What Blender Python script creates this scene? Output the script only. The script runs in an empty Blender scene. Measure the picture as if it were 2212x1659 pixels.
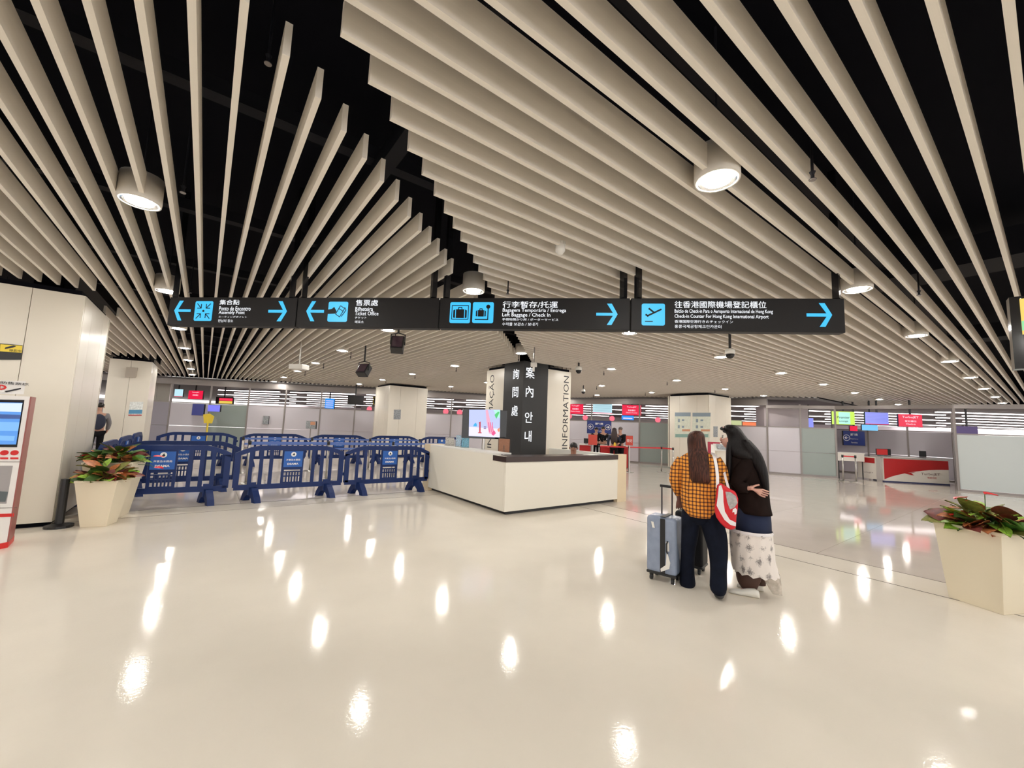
import bpy, bmesh, math, random
from mathutils import Vector, Matrix
random.seed(7)
PI = math.pi
SC = bpy.context.scene
COL = SC.collection

# ---------------------------------------------------------------- camera
F_PX, CX, CY, EYE = 882.0, 1106.0, 829.5, 1.55
def _ray(px, py): return Vector((px - CX, CY - py, -F_PX))
_u = _ray(2290, 967).normalized()
_v = _ray(441, 893); _v = (_v - _u * _u.dot(_v)).normalized()
_w = _u.cross(_v)
ROT = Matrix((_u, _v, _w))                 # world <- camera (rows are world axes in camera space)
cam_d = bpy.data.cameras.new('camera')
cam_d.sensor_width = 36.0
cam_d.lens = F_PX / 2212.0 * 36.0
cam_d.clip_start = 0.05; cam_d.clip_end = 300
cam = bpy.data.objects.new('camera', cam_d); COL.objects.link(cam)
cam.matrix_world = Matrix.Translation((0, 0, EYE)) @ ROT.to_4x4()
SC.camera = cam

# ---------------------------------------------------------------- world and exposure
SC.view_settings.view_transform = 'Standard'
SC.view_settings.look = 'None'
SC.view_settings.exposure = 0.35
SC.view_settings.gamma = 1.0
SC.view_settings.use_curve_mapping = False
world = bpy.data.worlds.new('world'); SC.world = world; world.use_nodes = True
world.node_tree.nodes['Background'].inputs[0].default_value = (0.95, 0.92, 0.90, 1)
world.node_tree.nodes['Background'].inputs[1].default_value = 1.8
SC.cycles.use_denoising = True
SC.cycles.max_bounces = 9
SC.cycles.diffuse_bounces = 8
SC.cycles.glossy_bounces = 3
SC.cycles.sample_clamp_indirect = 6.0
SC.cycles.caustics_reflective = False
SC.cycles.caustics_refractive = False
LAMP = 235.0        # radiance of one downlight lamp
STRIP = 6.0         # radiance of one linear lamp in the far hall

# ---------------------------------------------------------------- measuring helpers (pixel of the photo -> point of the hall)
def wdir(px, py): return ROT @ _ray(px, py)
def at_z(px, py, z=0.0):
    d = wdir(px, py); return Vector((0, 0, EYE)) + d * ((z - EYE) / d.z)
def at_dist(px, py, D):
    d = wdir(px, py); return Vector((0, 0, EYE)) + d * (D / math.hypot(d.x, d.y))
def at_plane(px, py, P, n):
    d = wdir(px, py); o = Vector((0, 0, EYE)); return o + d * ((Vector(P) - o).dot(n) / d.dot(n))

# ---------------------------------------------------------------- materials
MATS = {}
def mat(name, col=(.5, .5, .5), rough=.5, metal=0.0, emit=None, es=1.0, noise=0.0, nscale=8.0, bump=0.0, bscale=40.0, spec=.5, coat=0.0, alpha=1.0, sheen=0.0):
    if name in MATS: return MATS[name]
    m = bpy.data.materials.new(name); m.use_nodes = True
    nt = m.node_tree; b = nt.nodes['Principled BSDF']
    b.inputs['Base Color'].default_value = (*col, 1)
    b.inputs['Roughness'].default_value = rough
    b.inputs['Metallic'].default_value = metal
    b.inputs['Specular IOR Level'].default_value = spec
    b.inputs['Coat Weight'].default_value = coat
    b.inputs['Alpha'].default_value = alpha
    if emit:
        b.inputs['Emission Color'].default_value = (*emit, 1)
        b.inputs['Emission Strength'].default_value = es
    if noise > 0 or bump > 0:
        tc = nt.nodes.new('ShaderNodeTexCoord')
    if noise > 0:
        n = nt.nodes.new('ShaderNodeTexNoise'); n.inputs['Scale'].default_value = nscale; n.inputs['Detail'].default_value = 5
        nt.links.new(tc.outputs['Object'], n.inputs['Vector'])
        mr = nt.nodes.new('ShaderNodeMapRange'); mr.inputs[1].default_value = .3; mr.inputs[2].default_value = .7
        mr.inputs[3].default_value = 1 - noise; mr.inputs[4].default_value = 1 + noise
        nt.links.new(n.outputs['Fac'], mr.inputs[0])
        mx = nt.nodes.new('ShaderNodeVectorMath'); mx.operation = 'SCALE'; mx.inputs[0].default_value = col
        nt.links.new(mr.outputs[0], mx.inputs['Scale']); nt.links.new(mx.outputs[0], b.inputs['Base Color'])
    if bump > 0:
        n2 = nt.nodes.new('ShaderNodeTexNoise'); n2.inputs['Scale'].default_value = bscale; n2.inputs['Detail'].default_value = 3
        nt.links.new(tc.outputs['Object'], n2.inputs['Vector'])
        bp = nt.nodes.new('ShaderNodeBump'); bp.inputs['Strength'].default_value = bump; bp.inputs['Distance'].default_value = .01
        nt.links.new(n2.outputs['Fac'], bp.inputs['Height']); nt.links.new(bp.outputs[0], b.inputs['Normal'])
    MATS[name] = m; return m
def glow(name, col, s=1.0):
    return mat(name, (.02, .02, .02), .4, emit=col, es=s * (.80 if s < 2 else 1))

m_floor = mat('epoxy_floor', (.755, .695, .61), .09, noise=.035, nscale=1.3, bump=.045, bscale=45, spec=.18)
m_tile = mat('floor_tile', (.66, .59, .53), .07, noise=.03, nscale=2.0, spec=.7)
m_joint = mat('floor_joint', (.16, .14, .12), .6)
m_baffle = mat('baffle_paint', (.87, .815, .735), .55, noise=.02, nscale=20)
m_dark = mat('plenum_black', (.003, .003, .006), .8, spec=.1)
m_duct = mat('dark_duct', (.010, .010, .014), .6, spec=.2)
m_clad = mat('cream_cladding', (.72, .67, .58), .32, noise=.02, nscale=2)
m_metal = mat('brushed_steel', (.55, .53, .50), .3, metal=1.0)
m_post = mat('grey_post', (.30, .27, .26), .4, metal=.5)
m_black = mat('black_plastic', (.015, .015, .017), .4)
m_gloss_black = mat('gloss_black', (.01, .01, .012), .12)
m_white = mat('white_paint', (.82, .80, .76), .4)
m_counter = mat('counter_white', (.80, .765, .68), .38)
m_tan = mat('counter_tan', (.72, .60, .42), .4)
m_brown = mat('counter_brown', (.035, .016, .012), .35)
m_graph = mat('graphite_panel', (.030, .030, .031), .45, spec=.3)
m_sign = mat('sign_black', (.011, .010, .011), .5, spec=.3)
m_blue = mat('barrier_blue', (.002, .018, .105), .42, spec=.35, noise=.06, nscale=6)
m_blue2 = mat('barrier_notice_blue', (.01, .10, .42), .4)
m_glassy = mat('frosted_glass', (.60, .57, .62), .22, spec=.6)
m_glassg = mat('green_frosted_glass', (.30, .35, .33), .22, spec=.6)
m_glassw = mat('pale_frosted_glass', (.55, .60, .60), .22, spec=.6)
m_pink = mat('pale_pink_wall', (.80, .70, .74), .5)
m_grey_wall = mat('grey_lilac_wall', (.33, .31, .36), .6)
m_skin = mat('skin', (.50, .27, .19), .5)
m_skin_d = mat('skin_dark', (.16, .06, .045), .5)
m_hair = mat('black_hair', (.012, .009, .009), .32, bump=.5, bscale=60)
g_cyan = glow('sign_cyan', (.035, .50, .93), 1.15)
g_white = glow('sign_white', (.92, .95, 1.0), 1.2)
m_wtext = mat('white_print', (.85, .85, .85), .5)
m_btext = mat('black_print', (.02, .02, .025), .5)
m_red = mat('red_paint', (.62, .02, .02), .4)

# ---------------------------------------------------------------- object helpers
def wl(o):
    v = Vector((0, 0, 0))
    while o is not None: v += Vector(o.location); o = o.parent
    return v
def tag(o, label=None, cat=None, group=None, kind=None):
    if label: o['label'] = label
    if cat: o['category'] = cat
    if group: o['group'] = group
    if kind: o['kind'] = kind
    return o
def thing(name, label, cat, loc=(0, 0, 0), group=None, kind=None):
    o = bpy.data.objects.new(name, None); COL.objects.link(o); o.location = loc
    o.empty_display_size = .1
    return tag(o, label, cat, group, kind)
def link(name, me, m=None, parent=None, loc=None):
    """mesh in world coordinates -> object whose origin follows its parent"""
    o = bpy.data.objects.new(name, me); COL.objects.link(o)
    if parent is not None:
        me.transform(Matrix.Translation(-wl(parent))); o.parent = parent
    elif loc is not None:
        me.transform(Matrix.Translation(-Vector(loc))); o.location = loc
    if m is not None and not me.materials: me.materials.append(m)
    return o
class MB:
    def __init__(s): s.bm = bmesh.new()
    def hexa(s, p):
        vs = [s.bm.verts.new(q) for q in p]
        for f in ((0, 3, 2, 1), (4, 5, 6, 7), (0, 1, 5, 4), (1, 2, 6, 5), (2, 3, 7, 6), (3, 0, 4, 7)):
            s.bm.faces.new([vs[i] for i in f])
        return s
    def box(s, x0, x1, y0, y1, z0, z1):
        return s.hexa([(x0, y0, z0), (x1, y0, z0), (x1, y1, z0), (x0, y1, z0), (x0, y0, z1), (x1, y0, z1), (x1, y1, z1), (x0, y1, z1)])
    def obox(s, c, r, u, w, h, t):
        """box centred at c, right r, up u, sizes w,h,t (t along r x u)"""
        c = Vector(c); r = Vector(r).normalized(); u = Vector(u).normalized(); n = r.cross(u)
        q = []
        for dn in (-.5, .5):
            for (a, b) in ((-.5, -.5), (.5, -.5), (.5, .5), (-.5, .5)):
                q.append(c + r * w * a + u * h * b + n * t * dn)
        return s.hexa(q)
    def prism(s, pts, ext):
        ext = Vector(ext); a = [s.bm.verts.new(Vector(p)) for p in pts]; b = [s.bm.verts.new(Vector(p) + ext) for p in pts]
        n = len(pts)
        s.bm.faces.new(a[::-1]); s.bm.faces.new(b)
        for i in range(n): s.bm.faces.new((a[i], a[(i + 1) % n], b[(i + 1) % n], b[i]))
        return s
    def rings(s, rings, cap=True):
        """rings: list of lists of points (same length)"""
        vs = [[s.bm.verts.new(Vector(p)) for p in r] for r in rings]
        n = len(vs[0])
        for i in range(len(vs) - 1):
            for j in range(n):
                s.bm.faces.new((vs[i][j], vs[i][(j + 1) % n], vs[i + 1][(j + 1) % n], vs[i + 1][j]))
        if cap:
            s.bm.faces.new(vs[0][::-1]); s.bm.faces.new(vs[-1])
        return s
    def cyl(s, p0, p1, r0, r1=None, n=12, cap=True):
        p0 = Vector(p0); p1 = Vector(p1); r1 = r0 if r1 is None else r1
        d = (p1 - p0).normalized(); a = d.orthogonal().normalized(); b = d.cross(a)
        R = []
        for p, r in ((p0, r0), (p1, r1)):
            R.append([p + a * (r * math.cos(2 * PI * i / n)) + b * (r * math.sin(2 * PI * i / n)) for i in range(n)])
        return s.rings(R, cap)
    def lathe(s, c, prof, n=20, cap=True):
        c = Vector(c)
        return s.rings([[c + Vector((r * math.cos(2 * PI * i / n), r * math.sin(2 * PI * i / n), z)) for i in range(n)] for (r, z) in prof], cap)
    def tube(s, pts, r, n=8):
        pts = [Vector(p) for p in pts]; R = []
        rr = r if isinstance(r, (list, tuple)) else [r] * len(pts)
        a = None
        for i, p in enumerate(pts):
            d = (pts[min(i + 1, len(pts) - 1)] - pts[max(i - 1, 0)]).normalized()
            a = d.orthogonal().normalized() if a is None else (a - d * a.dot(d)).normalized()
            b = d.cross(a)
            R.append([p + a * (rr[i] * math.cos(2 * PI * k / n)) + b * (rr[i] * math.sin(2 * PI * k / n)) for k in range(n)])
        return s.rings(R)
    def ball(s, c, rx, ry, rz, n=12, m=8):
        c = Vector(c); R = []
        for j in range(m + 1):
            t = -PI / 2 + PI * j / m; t = max(min(t, PI / 2 - .08), -PI / 2 + .08)
            R.append([c + Vector((rx * math.cos(t) * math.cos(2 * PI * i / n), ry * math.cos(t) * math.sin(2 * PI * i / n), rz * math.sin(t))) for i in range(n)])
        return s.rings(R)
    def mesh(s, name, smooth=False):
        bmesh.ops.recalc_face_normals(s.bm, faces=s.bm.faces)
        me = bpy.data.meshes.new(name); s.bm.to_mesh(me); s.bm.free()
        if smooth:
            for p in me.polygons: p.use_smooth = True
        return me
    def obj(s, name, m, parent=None, smooth=False, loc=None):
        return link(name, s.mesh(name, smooth), m, parent, loc)

def bevel(o, w=.005, seg=2):
    md = o.modifiers.new('bevel', 'BEVEL'); md.width = w; md.segments = seg; md.limit_method = 'ANGLE'; return o

def text(s, c, r, u, h, m, parent, name='lettering', fit=None, n=None, bold=0.0, align='CENTER', ext=.002):
    """flat lettering; h is the cap height; c is the centre (or left middle)"""
    cu = bpy.data.curves.new(name, 'FONT'); cu.body = s; cu.size = 1.0; cu.extrude = 0; cu.offset = bold
    cu.resolution_u = 2
    to = bpy.data.objects.new('tmp', cu); COL.objects.link(to)
    me = bpy.data.meshes.new_from_object(to.evaluated_get(bpy.context.evaluated_depsgraph_get()))
    bpy.data.objects.remove(to); bpy.data.curves.remove(cu)
    if len(me.vertices) == 0: return None
    xs = [v.co.x for v in me.vertices]; ys = [v.co.y for v in me.vertices]
    x0, x1, y0, y1 = min(xs), max(xs), min(ys), max(ys)
    sy = h / (y1 - y0); sx = sy if fit is None else fit / (x1 - x0)
    c = Vector(c); r = Vector(r).normalized(); u = Vector(u).normalized(); nn = r.cross(u)
    ox = (x0 + x1) / 2 if align == 'CENTER' else x0
    oy = (y0 + y1) / 2
    for v in me.vertices:
        v.co = c + r * ((v.co.x - ox) * sx) + u * ((v.co.y - oy) * sy) + nn * ext
    me.name = name; me.materials.clear()
    return link(name, me, m, parent)

UP = Vector((0, 0, 1))

# ================================================================ STRUCTURE
# ---- floor: slab, inner epoxy field, border strips and outer tiles
flo = MB().box(-16, 60, -12, 62, -.12, -.012).obj('floor', m_joint); tag(flo, kind='structure')
MB().box(-16, 6.15, -12, 8.18, -.012, 0).obj('epoxy_field', m_floor, flo)
MB().box(-16, 6.77, 8.2, 8.70, -.012, 0).obj('border_strip', m_floor, flo)
MB().box(6.17, 6.77, -12, 8.18, -.012, 0).obj('border_strip', m_floor, flo)
m_jd = mat('joint_dark', (.045, .04, .035), .8, spec=.1)
MB().box(-16, 6.16, 8.18, 8.2, -.011, -.001).box(6.15, 6.17, -12, 8.19, -.011, -.001).box(-16, 6.79, 8.70, 8.73, -.011, -.001).box(6.77, 6.79, -12, 8.72, -.011, -.001).obj('joint_strip', m_jd, flo)
tile_me = MB().box(0, 1.526, 0, 1.526, -.012, 0).mesh('tile')
tile_me.materials.append(m_tile)
TS = 1.53
nt_ = 0
def in_view(x, y): return True
for i in range(0, 9):
    for j in range(-3, 13):
        x, y = 6.79 + i * TS, -1.0 + (j - 1) * TS
        if y + TS < -1.5 : continue
        o = bpy.data.objects.new('tile', tile_me); COL.objects.link(o); o.parent = flo; o.location = (x, y, 0); nt_ += 1
for i in range(0, 9):
    for j in range(0, 9):
        x, y = 6.78 - (i + 1) * TS, 8.73 + j * TS
        o = bpy.data.objects.new('tile', tile_me); COL.objects.link(o); o.parent = flo; o.location = (x, y, 0); nt_ += 1
ymax_r = -1.0 + 12 * TS
MB().box(6.79 + 9 * TS, 60, -12, 62, -.012, 0).box(6.79, 6.79 + 9 * TS, ymax_r, 62, -.012, 0).box(-16, 6.78, 8.73 + 9 * TS, 62, -.012, 0)\
    .box(-16, 6.78 - 9 * TS, 8.73, 8.73 + 9 * TS, -.012, 0).box(6.79, 6.79 + 9 * TS, -12, -1.0 - 4 * TS, -.012, 0).obj('far_paving', m_tile, flo)

# ---- ceiling: black plenum with baffles
ceil = MB().box(-16, 27, -12, 31, 4.3, 4.4).obj('ceiling', m_dark); tag(ceil, kind='structure')
unit = MB().box(0, 1, 0, 1, 0, 1).mesh('baffle'); unit.materials.append(m_baffle)
ZB, HB, TB = 3.2, .165, .031
def part_x(y):      # where the far partition line lies, for a given y (right part)
    return 26.3 if y < 5.9 else 20.6 - (y - 5.6) * .45
def part_y(x):      # ... and for a given x (left part)
    return 25.0 - (x + 1.3) * .45
def in_pillar(v, lo, step=9.15, w=1.8, pad=.09):
    return any(lo + k * step - pad < v < lo + k * step + w + pad for k in range(0, 3))
PX = [-2.44, 6.37, 15.65]      # pillar grid, low edges
PY = [8.08, 17.15, 26.3]
def baf(x0, x1, y0, y1):
    o = bpy.data.objects.new('baffle', unit); COL.objects.link(o); o.parent = ceil
    o.location = (x0, y0, ZB); o.scale = (x1 - x0, y1 - y0, HB)
def split(a, b, holes):
    segs = [(a, b)]
    for (h0, h1) in holes:
        out = []
        for (s0, s1) in segs:
            if h1 <= s0 or h0 >= s1: out.append((s0, s1))
            else:
                if h0 > s0 + .15: out.append((s0, h0))
                if h1 < s1 - .15: out.append((h1, s1))
        segs = out
    return segs
nb = 0
for k in range(-30, 84):
    x = -.04 + .1715 * k
    y0 = x + 1.90; y1 = part_y(x)
    if y1 < y0 + .3: continue
    holes = [(py - .06, py + 1.86) for (px, py) in [(PX[0], q_) for q_ in PY] + [(PX[1], PY[0])] if px - .05 < x + .014 < px + (1.05 if px < 0 else 1.75)]
    if k in (13, 14): holes.append((y0 - 1, y0 + .62 - .17 * (k - 13)))       # the two boards cut short for the sign hangers
    for (a, b) in split(y0, y1, holes): baf(x, x + TB, a, b); nb += 1
for k in range(-14, 118):
    y = .036 + .174 * k
    x0 = y - 1.457; x1 = part_x(y)
    if x1 < x0 + .3: continue
    holes = [(PX[1] - .0, PX[1] + 1.8)] if PY[0] - .02 < y - .014 < PY[0] + 1.8 else []
    for (a, b) in split(x0, x1, holes): baf(a, b, y - TB, y); nb += 1
# faint ducts, joists and pipes hidden above
for k in range(9):
    a = Vector((-6 + k * 2.1, -4, 3.75)); 
    o = MB().box(-12, 24, 1.2 + 2.3 * k, 1.32 + 2.3 * k, 3.85, 3.97).obj('ceiling_joist', m_duct, ceil)
for (x, w) in ((-2.3, .5), (1.0, .12), (7.2, .6), (12.6, .5)):
    MB().box(x, x + w, -8, 25, 3.72, 3.82 + w * .4).obj('duct', m_duct, ceil)

# ---- pillars
def pillar(label, x0, y0, wx=1.8, group='square cream clad pillars'):
    t = thing('pillar', label, 'pillar', (x0 + wx / 2, y0 + .9, 0), group)
    w = 1.8
    MB().box(x0 + .05, x0 + wx - .05, y0 + .05, y0 + w - .05, 0, 3.17).box(x0 + wx * .35, x0 + wx * .65, y0 + .6, y0 + w - .6, 3.17, 4.3).obj('core', m_dark, t)
    g = .006
    cuts = ((0, .5), (.5, 1.3), (1.3, wx)) if wx > 1.2 else ((0, wx / 2), (wx / 2, wx))
    for (a, b) in cuts: MB().box(x0 + a + g / 2, x0 + b - g / 2, y0, y0 + .04, .06, 3.1).obj('cladding_panel', m_clad, t)
    for (a, b) in ((0, .5), (.5, 1.3), (1.3, w)):
        MB().box(x0, x0 + .04, y0 + .045 + a * .95 + g / 2, y0 + .045 + b * .95 - g / 2, .06, 3.1).obj('cladding_panel', m_clad, t)
        MB().box(x0 + wx - .04, x0 + wx, y0 + .045 + a * .95 + g / 2, y0 + .045 + b * .95 - g / 2, .06, 3.1).obj('cladding_panel', m_clad, t)
    MB().box(x0, x0 + wx, y0 + w, y0 + w + .03, .06, 3.1).obj('cladding_panel', m_clad, t)
    return t
p1 = pillar('nearest square cream pillar at left, behind the white kiosk', PX[0], PY[0] - .1, .98)
p2 = pillar('square cream pillar with grey vent box and blue poster, beyond the nearest', PX[0], PY[1], .98)
p3 = pillar('farthest left cream pillar with a small blue poster', PX[0], PY[2], .98)
p4 = pillar('square cream pillar left of the information column, with a small grey notice', PX[1], PY[1] + .3)
p5 = pillar('square cream pillar with two framed notices, behind the two women', PX[2] + .45, PY[0] + .25)

# ---- information column
ix, iy = 6.42, 8.13
ic = thing('information_column', 'graphite and cream column lettered with the word information behind the white counter', 'column', (ix + .9, iy + .9, 0))
MB().box(ix + .04, ix + 1.66, iy + .04, iy + 1.66, 0, 3.17).box(ix + .5, ix + 1.2, iy + .5, iy + 1.2, 3.17, 4.3).obj('core', m_dark, ic)
MB().box(ix - .01, ix + .83, iy - .01, iy + .03, .02, 3.22).obj('graphite_panel', m_graph, ic)
MB().box(ix - .01, ix + .03, iy + .03, iy + .83, .02, 3.22).obj('graphite_panel', m_graph, ic)
MB().box(ix + .835, ix + 1.7, iy, iy + .04, .02, 3.1).obj('cladding_panel', m_clad, ic)
MB().box(ix, ix + .04, iy + .835, iy + 1.7, .02, 3.1).obj('cladding_panel', m_clad, ic)
X_, Y_ = Vector((1, 0, 0)), Vector((0, 1, 0))
zc = [2.93, 2.45, 1.97]
for ch, z in zip('詢問處', zc): text(ch, (ix - .01, iy + .30, z - .03), -Y_, UP, .27, g_white, ic, bold=.006, ext=.004)
for ch, z, h in (('案', 2.93, .29), ('內', 2.44, .29), ('안', 1.78, .28), ('내', 1.30, .28)):
    text(ch, (ix + .21, iy - .01, z), X_, UP, h, g_white, ic, bold=.006, ext=.004)
text('INFORMATION', (ix + 1.52, iy, 1.98), UP, -X_, .20, m_btext, ic, fit=2.0, ext=.003)
text('INFORMAÇÃO', (ix, iy + 1.42, 1.94), UP, Y_, .30, m_btext, ic, fit=2.05, ext=.003)

# ---- far beam along the partition line, partition sections
def line_pts(*pp): return [Vector(p) for p in pp]
PL = [(-9.0, 27.3), (-1.3, 24.6), (3.1, 22.5), (10.4, 19.2), (15.6, 17.2), (17.05, 12.3), (18.99, 9.27), (19.14, 7.42), (20.2, 5.35), (20.2, 2.09), (20.9, -.6), (21.5, -6)]
bm_ = MB()
for k_, (a, b) in enumerate(zip(PL[:-1], PL[1:])):
    zc_, hz = (2.98, .26) if k_ < 7 else (2.79, .13)
    a = Vector((*a, zc_)); b = Vector((*b, zc_)); d = (b - a)
    bm_.obox((a + b) / 2, d, UP, d.length + .05, hz, .14)
beam = bm_.obj('trim_1', m_post); tag(beam, kind='structure')

def section(label, a, b, n, z1, m, m2=None, low=0.06, rails=(.95,), fam='frosted glass partition screens'):
    a = Vector((*a, 0)); b = Vector((*b, 0)); d = b - a; L = d.length; r = d.normalized()
    t = thing('glass_partition', label, 'partition', a, fam)
    for i in range(n):
        p0 = a + r * (L * i / n + .03); p1 = a + r * (L * (i + 1) / n - .03)
        mm = m2 if (m2 is not None and i % 2) else m
        zz = [low] + [z for z in rails] + [z1]
        for k in range(len(zz) - 1):
            MB().obox((p0 + p1) / 2 + UP * ((zz[k] + zz[k + 1]) / 2), r, UP, (p1 - p0).length, zz[k + 1] - zz[k] - .012, .02).obj('glass_panel', mm, t)
    MB().obox((a + b) / 2 + UP * (z1 + .02), r, UP, L, .04, .05).obj('top_rail', m_post, t)
    MB().obox((a + b) / 2 + UP * .03, r, UP, L, .06, .05).obj('bottom_rail', m_post, t)
    for i in range(n + 1):
        p = a + r * (L * i / n)
        MB().obox(p + UP * (1.37 if p.x > 19.9 else 1.45), r, UP, .06, 2.74 if p.x > 19.9 else 2.9, .06).obj('post', m_post, t)
    return t
section('dark lilac glass partition seen between the left pillars and the wall', PL[0], PL[1], 3, 2.0, m_grey_wall)
section('grey glass partition beside the farthest left pillar', PL[1], PL[2], 3, 2.0, m_glassy, m_glassg)
section('long pale glass partition behind the row of blue barriers', PL[2], PL[3], 5, 2.0, m_glassy)
section('pale glass partition hidden partly by the information column', PL[3], PL[4], 3, 2.0, m_glassy)
section('lilac glass partition behind the far red desks', PL[4], PL[5], 2, 1.95, m_glassy)
section('green glass partition beside the pillar with two notices', PL[5], PL[6], 2, 1.95, m_glassg)
section('lilac glass partition just right of the woman in brown', PL[6], PL[7], 1, 1.93, m_glassy)
section('grey green glass partition right of the woman in brown', PL[7], PL[8], 2, 1.93, m_glassy, m_glassg)
section('short side return of the recessed glass partition, left of the desk', PL[8], (24.4, 6.6), 2, 1.95, m_glassy)
section('recessed glass partition behind the red and white desk', (24.4, 6.6), (24.4, 2.6), 3, 1.98, m_glassy)
section('short side return of the recessed glass partition, right of the desk', (24.4, 2.6), PL[9], 2, 1.95, m_glassy, m_glassw)
section('large pale green glass partition behind the right planter', PL[9], PL[10], 1, 1.85, m_glassw, rails=())
section('pale glass partition at the right edge', PL[10], PL[11], 3, 1.85, m_glassw, rails=())

# ---- far hall beyond the partition
PL2 = PL[:8] + [(20.2, 5.95), (26.4, 5.95), (26.4, -12)]
fc = MB().prism([Vector((*p, 3.1)) for p in PL2] + [Vector((62, -12, 3.1)), Vector((62, 62, 3.1)), Vector((-9, 62, 3.1))], (0, 0, .1)).obj('far_ceiling', mat('far_ceiling_grey', (.22, .20, .20), .7)); tag(fc, kind='structure')
bk = MB()
for a, b in zip(PL2[:-1], PL2[1:]):
    a = Vector((*a, 3.81)); b = Vector((*b, 3.81)); d = b - a; bk.obox((a + b) / 2, d, UP, d.length + .05, 1.2, .1)
tag(bk.obj('trim_2', m_dark), kind='structure')
D45 = Vector((1, 1, 0)).normalized(); T45 = Vector((1, -1, 0)).normalized()
wb = MB()
c = D45 * 52 + UP * 1.6
wb.obox(c, T45, UP, 90, 3.2, .2)
wback = wb.obj('wall_back', m_pink); tag(wback, kind='structure')
wleft = MB().box(-10.2, -10, -12, 40, 0, 3.2).obj('wall_left', m_grey_wall); tag(wleft, kind='structure')
# linear lamps in rows
m_strip = glow('linear_lamp', (1.0, .90, .90), STRIP)
rows = [22.3, 24.6, 27.3, 30.6, 34.6, 39.6, 46]
lamp_unit = None
for ri, D in enumerate(rows):
    half = D * .98
    n = 9
    L = 2 * half / n
    for i in range(n):
        s = -half + (i + .5) * L + (ri % 2) * L * .23
        c = D45 * D + T45 * s
        if not (c.x > part_x(c.y) + .9 or c.y > part_y(c.x) + .9): continue
        if c.y < 14 and c.x < part_x(c.y) + 1.6: continue
        t = thing('linear_lamp', 'long pale fluorescent lamp in the far hall ceiling beyond the partition', 'ceiling light', (c.x, c.y, 2.95), 'long lamps in the far hall')
        MB().obox(c + UP * 3.06, T45, UP, L * .86, .06, .2).obj('lamp_housing', m_post, t)
        MB().obox(c + UP * 3.015, T45, UP, L * .84, .045, .16).obj('lamp_tube', m_strip, t)

# ================================================================ downlights
m_refl = mat('lamp_reflector', (.85, .85, .85), .18, metal=1.0)
m_lamp = glow('lamp_glow', (1.0, .97, .90), LAMP)
m_house = mat('lamp_housing', (.74, .70, .64), .45)
dl = thing('downlight', 'x', 'ceiling light', (0, 0, 3.17), 'white cylinder downlights set among the ceiling boards')
N = 24
def rg(r, z): return [Vector((r * math.cos(2 * PI * i / N), r * math.sin(2 * PI * i / N), z)) for i in range(N)]
h_me = MB().rings([rg(.118, .005), rg(.118, 0), rg(.135, 0), rg(.137, .02), rg(.135, .21), rg(.012, .215)], cap=False).mesh('housing', True)
h_me.materials.append(m_house)
r_me = MB().rings([rg(.117, .002), rg(.105, .016), rg(.088, .022)], cap=False).mesh('reflector', True); r_me.materials.append(m_refl)
l_me = MB().rings([rg(.090, .018), rg(.084, .002), rg(.06, -.008), rg(.03, -.012)]).mesh('lamp'); l_me.materials.append(m_lamp)
def put_part(name, me, par):
    o = bpy.data.objects.new(name, me); COL.objects.link(o); o.parent = par; return o
s_me = MB().cyl((0, 0, .21), (0, 0, 1.1), .007, n=6).mesh('stem'); s_me.materials.append(m_duct)
put_part('stem', s_me, dl); put_part('housing', h_me, dl); put_part('reflector', r_me, dl); put_part('lamp', l_me, dl)
def copy_tree(o, parent=None):
    c = o.copy(); COL.objects.link(c)
    if parent is not None: c.parent = parent
    for ch in list(o.children):
        if ch.name in bpy.data.objects: copy_tree(ch, c)
    return c
GX = [-9.7, -6.65, -3.6, -.56, 2.5, 5.56, 8.65, 11.8, 14.95, 18.15, 21.4, 24.6]
GY = [-7.9, -4.85, -1.8, 1.23, 4.22, 7.15, 10.2, 13.2, 16.15, 19.2, 22.1]
first = True
ORD = ['first', 'second', 'third', 'fourth', 'fifth', 'sixth', 'seventh', 'eighth', 'ninth', 'tenth', 'eleventh', 'twelfth']
LBL = {(2.5, 1.23): 'white downlight closest above the women, upper right', (-.56, 4.22): 'white downlight at upper left, nearest on that side',
       (-.56, 7.15): 'white downlight just above the left end of the sign', (2.5, 4.22): 'white downlight in the dark seam right above the sign',
       (5.56, 1.23): 'white downlight just above the right end of the sign', (5.56, 7.15): 'white downlight in the dark seam above the information column',
       (5.56, 4.22): 'white downlight peeking under the sign, below its airport panel', (2.5, 7.15): 'white downlight under the sign, above the left black spotlight',
       (-.56, 10.2): 'white downlight right under the left end of the sign', (8.65, 1.23): 'white downlight at right, below the right end of the sign'}
for X in GX:
    for Y in GY:
        if X > 6 and Y > 21: continue
        if X > 2 and Y > part_y(X) - .4: continue
        if X > part_x(Y) - .4: continue
        if X < -4 and Y > 24: continue
        if any(px - .2 < X < px + (1.2 if px < 0 else 2) for px in PX) and any(py - .2 < Y < py + 2 for py in PY): continue
        o = dl if first else copy_tree(dl)
        first = False
        o.location = (X, Y, 3.17)
        ki, kj = GX.index(X), GY.index(Y)
        if ki < 3 and Y > 12: lb_ = 'white downlight seen in the gap beside the second left pillar'
        elif ki < 3 or kj < 3: lb_ = 'white downlight of the boarded ceiling, outside the frame of the photo'
        else: lb_ = 'white downlight, %s from the camera in the %s row from the left' % (ORD[kj - 3], ORD[ki - 3])
        o['label'] = LBL.get((X, Y), lb_)

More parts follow.
